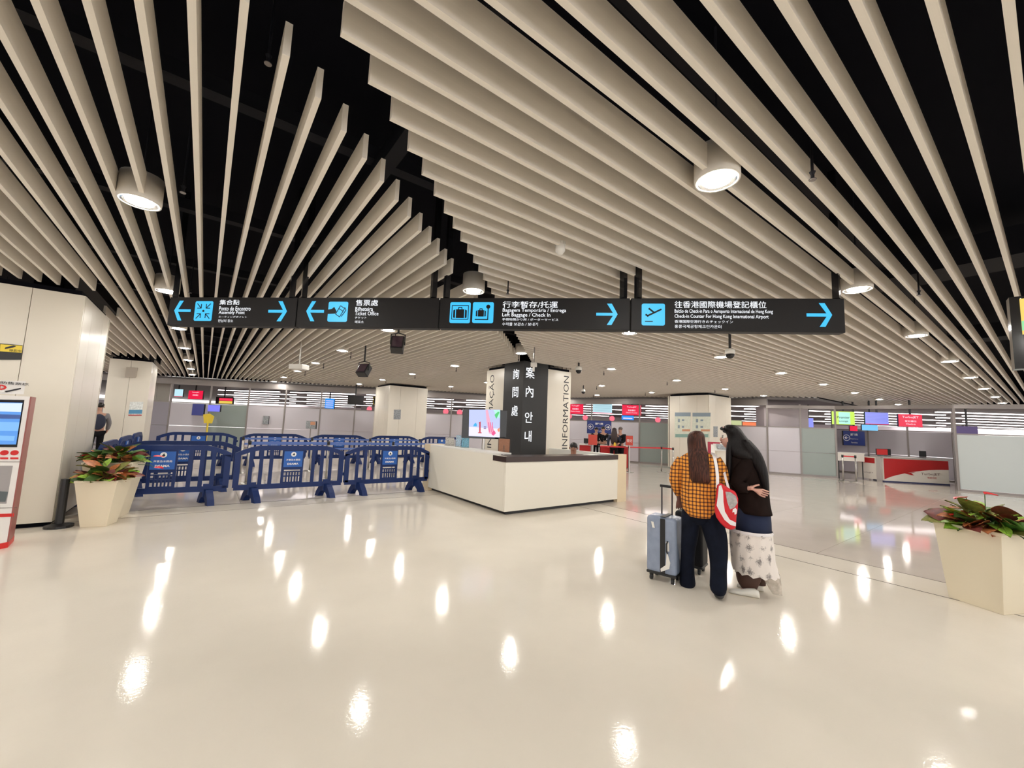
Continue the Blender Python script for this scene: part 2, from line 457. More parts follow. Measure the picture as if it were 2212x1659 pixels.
# ================================================================ hanging direction sign
za, zb_, th = 2.60, 2.95, .10
A = at_z(367, 642, 2.95); B = at_z(1825, 645, 2.95)
R45 = (B - A); R45.z = 0; SL = R45.length; R45.normalize(); SN = R45.cross(UP)     # SN points to the camera
sgn_pts = [0.0]
for px in (640, 948, 1362): sgn_pts.append((at_plane(px, 680, A, SN) - A).dot(R45))
sgn_pts.append(SL)
def sp(px, py): return at_plane(px, py, A, SN)
def arrow(t, px0, px1, py0, py1, right=True):
    """px box of the arrow"""
    c = sp((px0 + px1) / 2, (py0 + py1) / 2); w = (sp(px1, (py0 + py1) / 2) - sp(px0, (py0 + py1) / 2)).length
    h = (sp((px0 + px1) / 2, py0) - sp((px0 + px1) / 2, py1)).length
    s = 1 if right else -1; k = h * .13
    P = [(-w / 2, -k / 2), (w / 2 - k * 1.6, -k / 2), (.0 * w, -h / 2), (.22 * w, -h / 2), (w / 2, 0), (.22 * w, h / 2), (.0 * w, h / 2), (w / 2 - k * 1.6, k / 2), (-w / 2, k / 2)]
    pts = [c + R45 * (x * s) + UP * y + SN * .001 for x, y in P]
    if s < 0: pts = pts[::-1]
    MB().prism(pts, SN * .004).obj('arrow', g_cyan, t)
def rrect(c, r, u, w, h, rad, n=5):
    out = []
    for (sx, sy, a0) in ((1, 1, 0), (-1, 1, 90), (-1, -1, 180), (1, -1, 270)):
        for i in range(n + 1):
            a = math.radians(a0 + 90 * i / n)
            out.append(Vector(c) + r * (sx * (w / 2 - rad) + rad * math.cos(a)) + u * (sy * (h / 2 - rad) + rad * math.sin(a)))
    return out
def icon(t, px0, px1, py0, py1):
    c = sp((px0 + px1) / 2, (py0 + py1) / 2); w = (sp(px1, py0) - sp(px0, py0)).length; h = (sp(px0, py0) - sp(px0, py1)).length
    o = MB().prism(rrect(c + SN * .001, R45, UP, w, h, .02), SN * .003).obj('pictogram', g_cyan, t)
    def q(pts, th=.002):
        return MB().prism([c + R45 * (x * w) + UP * (y * h) + SN * .0045 for x, y in pts], SN * th).obj('pictogram_mark', m_sign, o)
    return c, w, h, o, q
def strokes(c, w, h, o, segs, wd):
    b = MB()
    for (x0, y0, x1, y1) in segs:
        p0 = c + R45 * (x0 * w) + UP * (y0 * h) + SN * .0055; p1 = c + R45 * (x1 * w) + UP * (y1 * h) + SN * .0055
        d = p1 - p0; b.obox((p0 + p1) / 2, d, SN.cross(d), d.length, wd * w, .002)
    tag(b.obj('pictogram_mark', m_sign, o))
labels = ['black hanging sign panel for the assembly point with two arrows', 'black hanging sign panel for the ticket office with left arrow',
          'black hanging sign panel for left baggage with two suitcase pictograms', 'black hanging sign panel for the airport check-in counter']
panels = []
for i in range(4):
    a = A + R45 * (sgn_pts[i] + .006); b = A + R45 * (sgn_pts[i + 1] - .006)
    mid = (a + b) / 2; w = (b - a).length
    t = thing('hanging_sign', labels[i], 'sign', (mid.x, mid.y, za), 'black hanging direction signs')
    bevel(MB().obox(Vector((mid.x, mid.y, (za + zb_) / 2)) - SN * th / 2, R45, UP, w, zb_ - za, th).obj('sign_box', m_sign, t), .004, 1)
    for e in (a + R45 * .07, b - R45 * .07):
        MB().box(e.x - .028, e.x + .028, e.y - .028, e.y + .028, zb_, 4.3).obj('hanger', m_gloss_black, t)
    panels.append(t)
def stext(t, s, px0, px1, py, hpx, m=g_white, bold=.004):
    c = sp(px0, py); w = (sp(px1, py) - c).length; h = (sp(px0, py - hpx / 2) - sp(px0, py + hpx / 2)).length
    text(s, c + SN * .001, R45, UP, h, m, t, fit=w, align='LEFT', bold=bold, ext=.003)
t = panels[0]
arrow(t, 377, 412, 650, 692, False); arrow(t, 580, 620, 651, 694)
c, w, h, o, q = icon(t, 421, 459, 651, 693)
for sx in (-1, 1):
    for sy in (-1, 1):
        strokes(c, w, h, o, [(sx * .38, sy * .38, sx * .16, sy * .16), (sx * .14, sy * .36, sx * .14, sy * .13), (sx * .36, sy * .14, sx * .13, sy * .14)], .04)
q([(.06 * math.cos(a * PI / 4), .06 * math.sin(a * PI / 4)) for a in range(8)])
stext(t, '集合點', 475, 518, 653, 11); stext(t, 'Ponto de Encontro', 474, 542, 666.5, 9); stext(t, 'Assembly Point', 473, 529, 676, 9)
stext(t, 'ミーティングポイント', 473, 534, 684.5, 4, bold=0); stext(t, '만남의 장소', 472, 504, 693, 6, bold=0)
t = panels[1]
arrow(t, 662, 700, 651, 694, False)
c, w, h, o, q = icon(t, 709, 751, 652, 695)
q([(-.5, -.12), (-.5, .1), (-.3, .14), (-.2, .24), (-.06, .02), (-.12, -.1)])
strokes(c, w, h, o, [(-.1, -.12, .12, .3), (.12, .3, .34, .16), (.34, .16, .12, -.26), (.12, -.26, -.1, -.12), (.04, .16, .28, .02), (.34, .22, .42, .08), (.42, .08, .2, -.24)], .035)
stext(t, '售票處', 769, 817, 654, 13); stext(t, 'Bilheteira', 768, 806, 667.5, 8.5); stext(t, 'Ticket Office', 767, 818, 677, 8.5)
stext(t, 'チケット', 767, 792, 686.5, 5, bold=0); stext(t, '매표소', 767, 786, 695.5, 6, bold=0)
t = panels[2]
for (a0, a1, kind) in ((972, 1016, 0), (1021, 1066, 1)):
    c, w, h, o, q = icon(t, a0, a1, 653, 698)
    sc = 1 if kind == 0 else .72; oy = -.04 if kind == 0 else -.03; ox = 0 if kind == 0 else -.1
    q([(ox + x * sc, oy + y * sc) for x, y in ((-.2, -.22), (-.2, .2), (.2, .2), (.2, -.22))])
    q([(ox + x * sc, oy + y * sc) for x, y in ((-.33, -.2), (-.33, .14), (-.24, .2), (-.24, -.22))])
    q([(ox + x * sc, oy + y * sc) for x, y in ((.24, -.22), (.24, .2), (.33, .14), (.33, -.2))])
    strokes(c, w, h, o, [(ox - .09 * sc, oy + .2 * sc, ox - .07 * sc, oy + .3 * sc), (ox - .09 * sc, oy + .29 * sc, ox + .09 * sc, oy + .29 * sc), (ox + .07 * sc, oy + .3 * sc, ox + .09 * sc, oy + .2 * sc)], .04)
    if kind == 0: strokes(c, w, h, o, [(-.4, -.32, .4, -.32), (-.4, .34, .4, .34), (-.4, -.32, -.4, .34), (.4, -.32, .4, .34)], .035)
    else:
        strokes(c, w, h, o, [(-.38, -.33, .24, -.33), (.24, -.35, .24, .2)], .05)
        q([(.24 + .1 * math.cos(a * PI / 6), .28 + .1 * math.sin(a * PI / 6)) for a in range(12)])
stext(t, '行李暫存/托運', 1086, 1205, 658, 14); stext(t, 'Bagagem Temporária / Entrega', 1086, 1223, 671, 10); stext(t, 'Left Baggage / Check In', 1085, 1189, 681, 10)
stext(t, '手荷物預かり所 / ポーターサービス', 1085, 1206, 690, 5.5, bold=0); stext(t, '수하물 보관소 / 보내기', 1085, 1162, 700, 7, bold=0)
arrow(t, 1288, 1334, 656, 702)
t = panels[3]
c, w, h, o, q = icon(t, 1386, 1436, 656, 703)
strokes(c, w, h, o, [(-.28, -.08, .35, .24), (-.34, .0, -.2, -.08), (-.2, .28, .04, .08)], .075)
strokes(c, w, h, o, [(-.36, -.32, -.02, -.32)], .04)
stext(t, '往香港國際機場登記櫃位', 1457, 1655, 658, 15); stext(t, 'Balcão de Check-in Para o Aeroporto Internacional de Hong Kong', 1457, 1669, 673, 10)
stext(t, 'Check-in Counter For Hong Kong International Airport', 1457, 1660, 684, 10)
stext(t, '香港国際空港行きのチェックイン', 1457, 1583, 694.5, 6.5, bold=0); stext(t, '홍콩국제공항체크인카운터', 1457, 1558, 705, 7, bold=0)
arrow(t, 1742, 1797, 655, 706)

# ================================================================ information counter
cx0, cy0, cx1, cy1 = 4.27, 5.80, 7.28, 8.80
ct = thing('information_counter', 'white information counter with a dark brown ledge in front of the column', 'counter', (cx0, cy0, 0))
MB().box(cx0 + .10, cx1, cy0 + .10, cy0 + .16, 0, .08).box(cx0 + .10, cx0 + .16, cy0 + .16, cy1, 0, .08).obj('plinth', m_black, ct)
MB().box(cx0, cx1, cy0, cy0 + .06, .07, .91).obj('front_panel', m_counter, ct)
MB().box(cx0, cx0 + .06, cy0 + .063, cy1, .07, 1.01).obj('side_panel', m_counter, ct)
MB().box(cx0 - .0, cx0 + .42, cy0 + .42, cy1, 1.012, 1.04).obj('white_top', m_white, ct)
MB().box(cx0 - .012, cx1, cy0 - .012, cy0 + .40, .912, 1.005).obj('brown_ledge', m_brown, ct)
MB().box(cx0 + .1, cx1, cy0 + .42, cy0 + 1.0, .72, .75).obj('desk_top', m_white, ct)
MB().box(cx1 + .002, cx1 + .30, cy0 + .0, cy0 + .12, 0, 1.02).obj('end_panel', m_tan, ct)
MB().box(cx0 + .0, cx0 + .42, cy1 + .002, cy1 + .3, 0, 1.045).obj('end_panel', m_tan, ct)
MB().box(cx1 + .1, cx1 + .3, cy0 + .122, cy0 + 3.0, 0, 1.0).obj('right_wing', m_white, ct)

# television on its stand
TVn = Vector((-.45, -.893, 0)).normalized(); TVr = Vector((-TVn.y, TVn.x, 0)) ; TVr = UP.cross(TVn)
tp = at_dist(1046, 915, 8.5)
def tvp(px, py, off=0.0): return at_plane(px, py, tp, TVn) + TVn * off
c = tvp(1047, 916); w = (tvp(1096, 916) - tvp(1000, 916)).length; h = (tvp(1047, 884) - tvp(1047, 947)).length
tv = thing('television', 'black flat screen television on a silver pole showing a blue and pink poster', 'television', (c.x, c.y, 0))
bevel(MB().obox(c - TVn * .03, TVr, UP, w, h, .05).obj('casing', m_gloss_black, tv), .006)
g_tvbg = glow('screen_blue', (.55, .62, 1.0), 1.0)
def quad(px, off, name, m, par):
    pts = [tvp(a, b, off) for a, b in px]
    return MB().prism(pts, TVn * .002).obj(name, m, par)
quad([(1013.5, 885), (1080.5, 885), (1079.5, 945), (1012.5, 942)], .0, 'screen', g_tvbg, tv)
quad([(1013, 922), (1080, 926), (1079.5, 944.5), (1012.5, 941.5)], .0025, 'screen_patch', glow('screen_pale', (.88, .85, 1.0), 1.0), tv)
quad([(1066, 886), (1080, 886), (1080, 904), (1073, 900)], .003, 'screen_patch', glow('screen_mint', (.5, 1.0, .85), .95), tv)
quad([(1068, 896), (1076, 889), (1079, 891), (1072, 905)], .0055, 'screen_patch', glow('screen_green', (.08, .7, .2), .9), tv)
quad([(1049, 886), (1054, 886), (1060, 915), (1068, 932), (1068, 940), (1056, 936), (1051, 910)], .0055, 'screen_patch', glow('screen_pink', (.95, .45, .62), .95), tv)
quad([(1062, 934), (1068, 930), (1071, 936), (1066, 941), (1062, 939)], .008, 'screen_patch', glow('screen_magenta', (.95, .08, .3), .9), tv)
for k in range(3): quad([(1054.5 + 4 * k, 912), (1056 + 4 * k, 912), (1058 + 4 * k, 933), (1056.5 + 4 * k, 933)], .008, 'screen_patch', MATS['screen_magenta'], tv)
quad([(1022, 921), (1024, 916), (1028, 913), (1030, 917), (1030, 921)], .0055, 'screen_patch', glow('screen_cyan', (.03, .5, .95), .9), tv)
quad([(1074, 928), (1079, 923), (1079.5, 932), (1076, 933)], .0055, 'screen_patch', glow('screen_orange', (1, .3, .15), .9), tv)
g_sr = glow('screen_red', (.65, .01, .04), .9)
quad([(1033.8, 914), (1035.2, 912), (1038.3, 910.5), (1038, 934), (1040.3, 934), (1040.3, 936), (1032.6, 935.5), (1032.6, 933.8), (1035, 934), (1035.2, 914.5)], .0055, 'screen_digit', g_sr, tv)
text('=', tvp(1047.5, 924, .004), TVr, UP, .05, glow('screen_violet', (.25, .1, .4), .7), tv, fit=.05, bold=.02, ext=.004)
pb = Vector((c.x, c.y, 0)) - TVn * .09
MB().cyl(pb + UP * .02, pb + UP * (c.z + .1), .035).obj('pole', m_metal, tv)
MB().cyl(pb + UP * .0, pb + UP * .02, .25).obj('base', m_metal, tv)

# brochures, notice board, etc. on the counter
def leaflet(px0, px1, py0, py1, D, label, col, grp='leaflets standing on the counter'):
    c = at_dist((px0 + px1) / 2, (py0 + py1) / 2, D)
    w = (at_dist(px1, py0, D) - at_dist(px0, py0, D)).length; h = (at_dist(px0, py0, D) - at_dist(px0, py1, D)).length
    t = thing('leaflet_holder', label, 'leaflet', (c.x, c.y, 1.04), grp)
    MB().obox(Vector((c.x, c.y, 1.04 + h / 2)), -T45 * -1, UP, w, h, .03).obj('leaflet', mat('leaflet_' + label[:6], col, .4, noise=.5, nscale=45), t)
    MB().obox(Vector((c.x, c.y, 1.045)), T45, UP, w * 1.1, .01, .1).obj('holder_base', m_metal, t)
leaflet(962, 981, 946, 964, 9.55, 'grey striped leaflets at the left end of the counter', (.55, .53, .5))
leaflet(985, 996, 941, 966, 9.2, 'pale blue round leaflet beside the television', (.45, .6, .75))
leaflet(997, 1013, 944, 970, 8.9, 'teal and blue leaflet right beside the television pole', (.2, .45, .6))
c = at_dist(1089, 962, 8.25)
t = thing('notice_board', 'small brown cork board on a stand right of the television', 'board', (c.x, c.y, 1.0))
MB().obox(c, T45, UP, .22, .26, .02).obj('board', mat('cork', (.32, .15, .09), .7, noise=.1, nscale=30), t)
MB().obox(c + D45 * .022, T45, UP, .25, .29, .015).obj('frame', m_black, t)
MB().obox(Vector((c.x, c.y, (c.z + .95) / 2)), T45, UP, .02, c.z - .95, .02).obj('stand', m_metal, t)

# white sheet of paper on the ledge
t = MB().box(6.45, 6.75, 5.86, 6.06, 1.005, 1.012).obj('paper_stack', m_white); tag(t, 'short stack of white paper on the brown ledge', 'paper')

# ================================================================ blue plastic barriers
def arc_top(x, L, H, sag=.13, run=.42):
    e = min(x, L - x)
    return H - (sag * (1 - math.sin(min(1, e / run) * PI / 2)) if e < run else 0)
def barrier_proto():
    L, H, T = 1.86, 1.0, .045
    t = thing('crowd_barrier', 'x', 'barrier', (0, 0, 0), 'blue plastic crowd barriers')
    # outer frame
    n = 16; fr = MB()
    xs = [L * i / n for i in range(n + 1)]
    for i in range(n):
        x0, x1 = xs[i], xs[i + 1]
        za, zb = arc_top(x0, L, H), arc_top(x1, L, H)
        fr.hexa([(x0, -T / 2, za - .085), (x1, -T / 2, zb - .085), (x1, T / 2, zb - .085), (x0, T / 2, za - .085), (x0, -T / 2, za), (x1, -T / 2, zb), (x1, T / 2, zb), (x0, T / 2, za)])
    fr.box(0, .09, -T / 2, T / 2, .26, arc_top(.03, L, H) - .05).box(L - .09, L, -T / 2, T / 2, .26, arc_top(.03, L, H) - .05)
    fr.obj('frame', m_blue, t)
    MB().box(.02, L - .02, -T / 2, T / 2, .21, .30).obj('bottom_rail', m_blue, t)
    for i in range(6):
        q_ = .09 + .16 * (i % 3 + 1) ; x = q_ if i < 3 else L - q_
        MB().box(x - .030, x + .030, -T / 2 + .005, T / 2 - .005, .30, arc_top(x, L, H) - .08).obj('bar', m_blue, t)
    # centre block with slots
    cb = MB(); x0, x1 = L / 2 - .185, L / 2 + .185
    cb.box(x0, x1, -T / 2 + .004, T / 2 - .004, .55, .92)
    cb.box(x0, x0 + .045, -T / 2 + .004, T / 2 - .004, .30, .55).box(x1 - .045, x1, -T / 2 + .004, T / 2 - .004, .30, .55)
    for zz in (.30, .42, .50): cb.box(x0 + .045, x1 - .045, -T / 2 + .004, T / 2 - .004, zz, zz + .022)
    cb.obj('centre_panel', m_blue, t)
    for k in range(5):
        x = x0 + .045 + (k + 1) * .29 / 6
        MB().box(x - .011, x + .011, -T / 2 + .008, T / 2 - .008, .32, .50).obj('slot_bar', m_blue, t)
    # notice
    nz = .745
    no = MB().box(L / 2 - .16, L / 2 + .16, -T / 2 - .012, -T / 2 + .002, .60, .895).obj('notice', m_blue2, t)
    yy = -T / 2 - .014
    pts = [Vector((L / 2 + .045 * math.cos(a * PI / 8), yy, .84 + .045 * math.sin(a * PI / 8))) for a in range(16)]
    em = MB().prism(pts, (0, -.002, 0)).obj('emblem', m_wtext, no)
    e2 = MB().prism([Vector((L / 2 + x, yy - .003, .84 + z)) for x, z in ((-.026, -.02), (.026, -.02), (.012, .012), (.004, .028), (-.006, .01))], (0, -.001, 0)).obj('emblem_ship', m_btext, no)
    text('海事及水務局', (L / 2, yy, .735), X_, UP, .036, m_wtext, no, fit=.24, bold=.01)
    text('DSAMA', (L / 2, yy, .66), X_, UP, .038, m_wtext, no, fit=.19, bold=.03)
    # feet
    for x in (.30, L - .30):
        for sgn in (-1, 1):
            f = MB()
            P = [(.0, .25), (.0, .13), (.06, .11), (.12, .05), (.14, 0), (.24, 0), (.20, .10), (.13, .20), (.11, .25)]
            f.prism([Vector((x - .05 - sgn * py * .38, sgn * py, z)) for py, z in P], (.10, 0, 0))
            f.obj('foot', m_blue, t)
        MB().box(x - .06, x + .06, -T / 2 - .004, T / 2 + .004, .12, .34).obj('foot_socket', m_blue, t)
    for z in (.72, .40): MB().cyl((L + .012, 0, z), (L + .012, 0, z + .06), .018, n=8).obj('hook', m_blue, t)
    return t
bar = barrier_proto(); used = False
def put_barrier(x, y, rz, label):
    global used
    o = bar if not used else copy_tree(bar); used = True
    o.location = (x, y, 0); o.rotation_euler = (0, 0, rz); o['label'] = label
put_barrier(-1.40, 9.02, math.radians(-4), 'front blue barrier nearest the left planters, first of the front row')
put_barrier(.51, 8.86, 0, 'middle blue barrier of the front row')
put_barrier(2.40, 8.86, math.radians(-1), 'front blue barrier whose right end touches the white counter')
put_barrier(-1.20, 10.3, math.radians(2), 'blue barrier standing close behind the leftmost front barrier')
for k, (y, nm) in enumerate(((9.25, 'nearest'), (11.15, 'middle'), (13.05, 'farthest'))):
    put_barrier(-1.30, y, PI / 2, nm + ' blue barrier of the side row running away at left')
XB = [-.86, .86, 2.6, 4.35, 6.1]
for k in range(5):
    nm = ('leftmost', 'second from left', 'third from left', 'fourth from left', 'last right')[k]
    put_barrier(-1.0 + 1.93 * k, 15.0 - .05 * k, 0, nm + ' blue barrier in the back row')

# queue posts with blue belts behind the front barriers
m_belt = mat('belt_blue', (.10, .18, .50), .5)
m_rbelt = mat('belt_red', (.60, .02, .03), .5)
def stanchion(p, label, grp, h=.95, q=None, mb=None):
    t = thing('queue_post', label, 'post', (p[0], p[1], 0), grp)
    p = Vector((p[0], p[1], 0))
    MB().lathe(p, [(.17, 0), (.17, .012), (.05, .035), (.03, .04)]).obj('base', m_metal, t, True)
    MB().cyl(p + UP * .04, p + UP * h, .024).obj('pole', m_metal, t, True)
    MB().cyl(p + UP * (h - .07), p + UP * (h + .02), .034).obj('head', m_black, t, True)
    if q is not None:
        q = Vector((q[0], q[1], 0)); d = q - p
        for z in ((h - .03,) if mb is m_rbelt else (h - .03, h - .17)):
            MB().obox((p + q) / 2 + UP * z, d, UP, d.length - .07, .05, .004).obj('belt', mb, t)
    return t
for y, grp in ((11.2, 'near'), (13.2, 'rear')):
    xs = [.9, 2.6, 4.3, 6.0]
    for i, x in enumerate(xs):
        q = (xs[i + 1], y) if i < 3 else None
        stanchion((x, y), '%s silver queue post from the left in the %s belted row behind the front barriers' % (ORD[i], grp), 'queue posts with blue belts', q=q, mb=m_belt)

# ================================================================ planters
leaf_cols = [('dark_leaf', (.035, .075, .015)), ('olive_leaf', (.13, .13, .03)), ('bright_leaf', (.20, .33, .04)), ('rust_leaf', (.30, .10, .035)), ('maroon_leaf', (.10, .02, .015)), ('green_leaf', (.06, .16, .03))]
def leaf_mesh(name, m, L=.2, W=.09, droop=.35):
    b = MB(); n = 6; rows_ = []
    for i in range(n + 1):
        s = i / n
        w = W * math.sin(PI * min(1, s * .92 + .06)) ** .8 * (1 - .25 * s)
        x = L * s; z = -droop * L * s * s
        rows_.append([Vector((x, -w / 2, z + .012)), Vector((x, 0, z)), Vector((x, w / 2, z + .012))])
    bm = b.bm; vs = [[bm.verts.new(p) for p in r] for r in rows_]
    for i in range(n):
        for j in range(2): bm.faces.new((vs[i][j], vs[i][j + 1], vs[i + 1][j + 1], vs[i + 1][j]))
    me = b.mesh(name, True); me.materials.append(m); return me
leaf_mes = [leaf_mesh('leaf', mat(n, tuple(min(1, q * 1.5) for q in c), .45, noise=.4, nscale=30), .19, .16, .4) for n, c in leaf_cols]
m_flower = mat('red_spathe', (.75, .02, .035), .35)
fl_me = leaf_mesh('flower', m_flower, .13, .10, .15)
def planter(label, c, rot, hb, ht, H, dom, nleaf, spread, flowers, grp='cream planters with leafy plants'):
    c = Vector((c[0], c[1], 0)); t = thing('potted_plant', label, 'plant', c, grp)
    def sq(hw, z): return [c + Matrix.Rotation(rot, 3, 'Z') @ Vector((sx * hw, sy * hw, z)) for sx, sy in ((-1, -1), (1, -1), (1, 1), (-1, 1))]
    th = .02
    b = MB().rings([sq(hb, 0), sq(ht, H - .03), sq(ht + .006, H - .028), sq(ht + .006, H), sq(ht - .02, H), sq(ht - .03, H - .08)])
    bevel(b.obj('pot', mat('planter_cream', (.80, .72, .56), .35), t), .006)
    MB().rings([sq(ht - .034, H - .08), sq(ht - .034, H - .05)]).obj('soil', mat('soil', (.03, .02, .015), .9), t)
    for i in range(nleaf):
        k = random.choice(dom)
        o = bpy.data.objects.new('leaf', leaf_mes[k]); COL.objects.link(o); o.parent = t
        a = random.random() * 2 * PI; rr = ht * random.random() ** .6 * .95
        el = random.uniform(.0, 1.1) * (1.15 - rr / ht * .5)
        o.location = (rr * math.cos(a), rr * math.sin(a), H + random.uniform(-.01, .16) * (1.2 - rr / ht))
        o.rotation_euler = (random.uniform(-.9, .9), -el, a + random.uniform(-.7, .7))
        s = random.uniform(.75, 1.35) * spread; o.scale = (s, s, s)
    st = MB(); ns = 0
    for i in range(14):
        a = random.random() * 2 * PI; rr = ht * .6 * random.random()
        st.tube([c + Vector((rr * .4 * math.cos(a), rr * .4 * math.sin(a), H - .06)), c + Vector((rr * math.cos(a), rr * math.sin(a), H + .06))], .006, 5)
    tag(st.obj('stems', MATS['dark_leaf'], t), kind='stuff')
    for (dx, dy, z, rz, s) in flowers:
        f = bpy.data.objects.new('flower', fl_me); COL.objects.link(f); f.parent = t; f.location = (dx, dy, H + z); f.rotation_euler = (.2, -.05, rz); f.scale = (s, s, s)
        MB().tube([c + Vector((dx * .5, dy * .5, H - .05)), c + Vector((dx * .9, dy * .9, H + z * .6)), c + Vector((dx, dy, H + z))], .004, 5).obj('flower_stem', MATS['dark_leaf'], t)
    return t
planter('tall cream tapered planter at right with red flowers above mixed leaves', (6.29, .50), math.radians(66), .20, .255, .745, [0, 1, 1, 2, 3, 3, 4, 5, 2], 130, .95,
        [(-.05, .10, .26, 2.6, 1.1), (.02, -.02, .31, -.6, 1.1), (.16, -.14, .1, 0, .8), (-.2, .17, .1, 2.9, .7)])
planter('cream tapered planter at left, the lower one in front with rust leaves', (-1.0, 7.86), math.radians(-15), .135, .215, .61, [1, 1, 3, 3, 4, 2, 0], 80, .85,
        [(.08, -.2, .03, -1.2, .9)])
planter('taller cream planter at left, standing behind the lower one', (-.98, 8.42), math.radians(-12), .17, .27, .80, [0, 0, 1, 4, 5, 3, 2, 0], 105, .95,
        [(-.2, -.1, .1, 3.6, 1.2), (.42, -.08, .06, .2, 1.0), (.45, -.15, -.10, -.6, 1.0), (-.12, -.2, .06, 4.2, 1.0)])

# dark bin post behind the left planters
bp = at_z(150, 1128, 0)
t = thing('queue_post', 'dark grey post with a black foot between the pillar and the left planters', 'post', (-1.38, 8.25 - .35, 0))
MB().lathe((-1.38, 7.9, 0), [(.14, 0), (.14, .03), (.05, .05)]).obj('base', m_black, t)
MB().cyl((-1.38, 7.9, .04), (-1.38, 7.9, .62), .045).obj('pole', m_black, t)

# ================================================================ kiosk at far left
C1 = Vector((-1.60, 7.0, 0)); kr = Vector((math.cos(math.radians(47)), math.sin(math.radians(47)), 0)); kn = kr.cross(UP); kn = Vector((kr.y, -kr.x, 0))
C0 = C1 - kr * .95; C2 = C1 + Vector((math.cos(math.radians(96)), math.sin(math.radians(96)), 0)) * .30; C3 = C0 - kn * .45
k = thing('ticket_kiosk', 'white ticket kiosk with a blue touch screen and a red trim at the left edge', 'kiosk', C1)
def kprism(z0, z1, ins=0.0):
    q = [C0, C1, C2, C2 - kr * .6 - kn * .1, C3]
    cc = sum(q, Vector()) / len(q)
    return MB().prism([p + (cc - p) * ins + UP * z0 for p in q], UP * (z1 - z0))
m_kw = mat('kiosk_white', (.80, .78, .77), .35); m_kr = mat('kiosk_maroon', (.30, .09, .08), .4)
kprism(.0, .06, -.03).obj('foot_band', m_red, k)
kprism(.06, 1.66).obj('body', m_kw, k)
MB().obox((C1 + C2) / 2 + UP * .86 + Vector((.006, 0, 0)), C2 - C1, UP, (C2 - C1).length, 1.6, .012).obj('side_trim', m_kr, k)
def kp(px, py, off=0): return at_plane(px, py, C1, kn) + kn * off
def kquad(px, off, name, m, th=.004): return MB().prism([kp(a, b, off) for a, b in px][::-1], kn * th).obj(name, m, k)
kquad([(-60, 862), (52, 864), (36, 966), (-75, 965)], .001, 'screen_frame', m_gloss_black)
g_ks = glow('kiosk_blue', (.10, .34, .85), 1.0)
kquad([(-60, 868), (47, 870), (33, 960), (-75, 960)], .006, 'screen', g_ks)
kquad([(-60, 870), (46.5, 871), (43, 890), (-63, 887)], .0105, 'screen_patch', glow('kiosk_pale', (.75, .88, 1.0), 1.0), .002)
kquad([(-60, 893), (43, 896), (41, 905), (-63, 903)], .0105, 'screen_patch', glow('kiosk_navy', (.04, .10, .32), 1.0), .002)
kquad([(-60, 910), (40, 912), (37, 931), (-63, 930)], .0105, 'screen_patch', glow('kiosk_sky', (.22, .52, .98), 1.0), .002)
kquad([(-20, 940), (30, 942), (28, 952), (-22, 951)], .0105, 'screen_patch', MATS['kiosk_sky'], .002)
for px in (9, 31):
    cc = kp(px, 978); kk = MB().prism([cc + kn * .001 + kr * (.035 * math.cos(a * PI / 8)) + UP * (.028 * math.sin(a * PI / 8)) for a in range(16)], kn * .004).obj('round_logo', m_red, k)
    kquad([(px - 9, 988), (px + 8, 988), (px + 8, 992), (px - 9, 992)], .001, 'button_label', m_red)
kquad([(-30, 1006), (27, 1006), (13, 1088), (-40, 1088)], .001, 'display_window', mat('window_grey', (.35, .33, .34), .2))
kquad([(-30, 1060), (16, 1062), (10, 1084), (-40, 1084)], .006, 'goods', mat('goods_grey', (.10, .12, .13), .5))
kquad([(-40, 1111), (30, 1109), (29, 1116), (-42, 1119)], .001, 'red_stripe', m_red)
kquad([(-40, 997), (48, 997), (48, 998.2), (-40, 998.2)], .0005, 'seam', m_joint, .002)
kquad([(-50, 1098), (36, 1096), (36, 1097), (-50, 1099.5)], .0005, 'seam', m_joint, .002)
# sign board on top of the kiosk
t = thing('kiosk_sign', 'white sign board with red lettering standing on top of the kiosk', 'sign', (C1.x, C1.y, 1.66))
MB().prism([kp(a, b, -.12) for a, b in ((-50, 820), (66, 824), (61, 852), (-55, 850))][::-1], kn * .06).obj('board', m_kw, t)
text('D', kp(14, 837, -.055), kr, UP, .055, m_red, t, fit=.07, bold=.05, ext=.004); text('K', kp(-6, 837, -.055), kr, UP, .055, m_red, t, fit=.07, bold=.05, ext=.004)
text('自助售票機', kp(-6, 825, -.055), kr, UP, .03, m_btext, t, fit=.3, align='LEFT', bold=.01, ext=.004)
MB().prism([kp(a, b, -.055) for a, b in ((20, 845), (54, 838), (54, 841), (22, 848))][::-1], kn * .003).obj('swoosh', m_btext, t)

# yellow cctv notice on the first pillar
def wall_quad(name, label, cat, P, n, pix, m, th=.012, grp=None, parent=None):
    pts = [at_plane(a, b, P, n) for a, b in pix]
    cen = sum(pts, Vector()) / len(pts)
    if parent is None:
        t = thing(name, label, cat, cen, grp); return MB().prism(pts, n * th).obj('board', m, t), t
    return MB().prism(pts, n * th).obj(name, m, parent), parent
m_yel = mat('notice_yellow', (.80, .60, .05), .4)
nY = Vector((0, -1, 0)); nX = Vector((-1, 0, 0)); PP1 = (0, PY[0] - .1, 0)
_, t = wall_quad('warning_notice', 'yellow and black camera notice on the nearest left pillar', 'sign', PP1, nY, [(0, 777), (46, 777), (49, 746), (0, 742)], m_black)
wall_quad('yellow_field', '', '', (0, PY[0] - .112, 0), nY, [(0, 759), (47, 762), (48.5, 747), (1, 743.5)], m_yel, .003, parent=t)
wall_quad('camera_mark', '', '', (0, PY[0] - .116, 0), nY, [(10, 754), (28, 751), (35, 748), (30, 746), (12, 750)], m_black, .002, parent=t)
text('錄影中', at_plane(33, 757.5, (0, PY[0] - .116, 0), nY), X_, UP, .035, m_black, t, fit=.1, ext=.002)

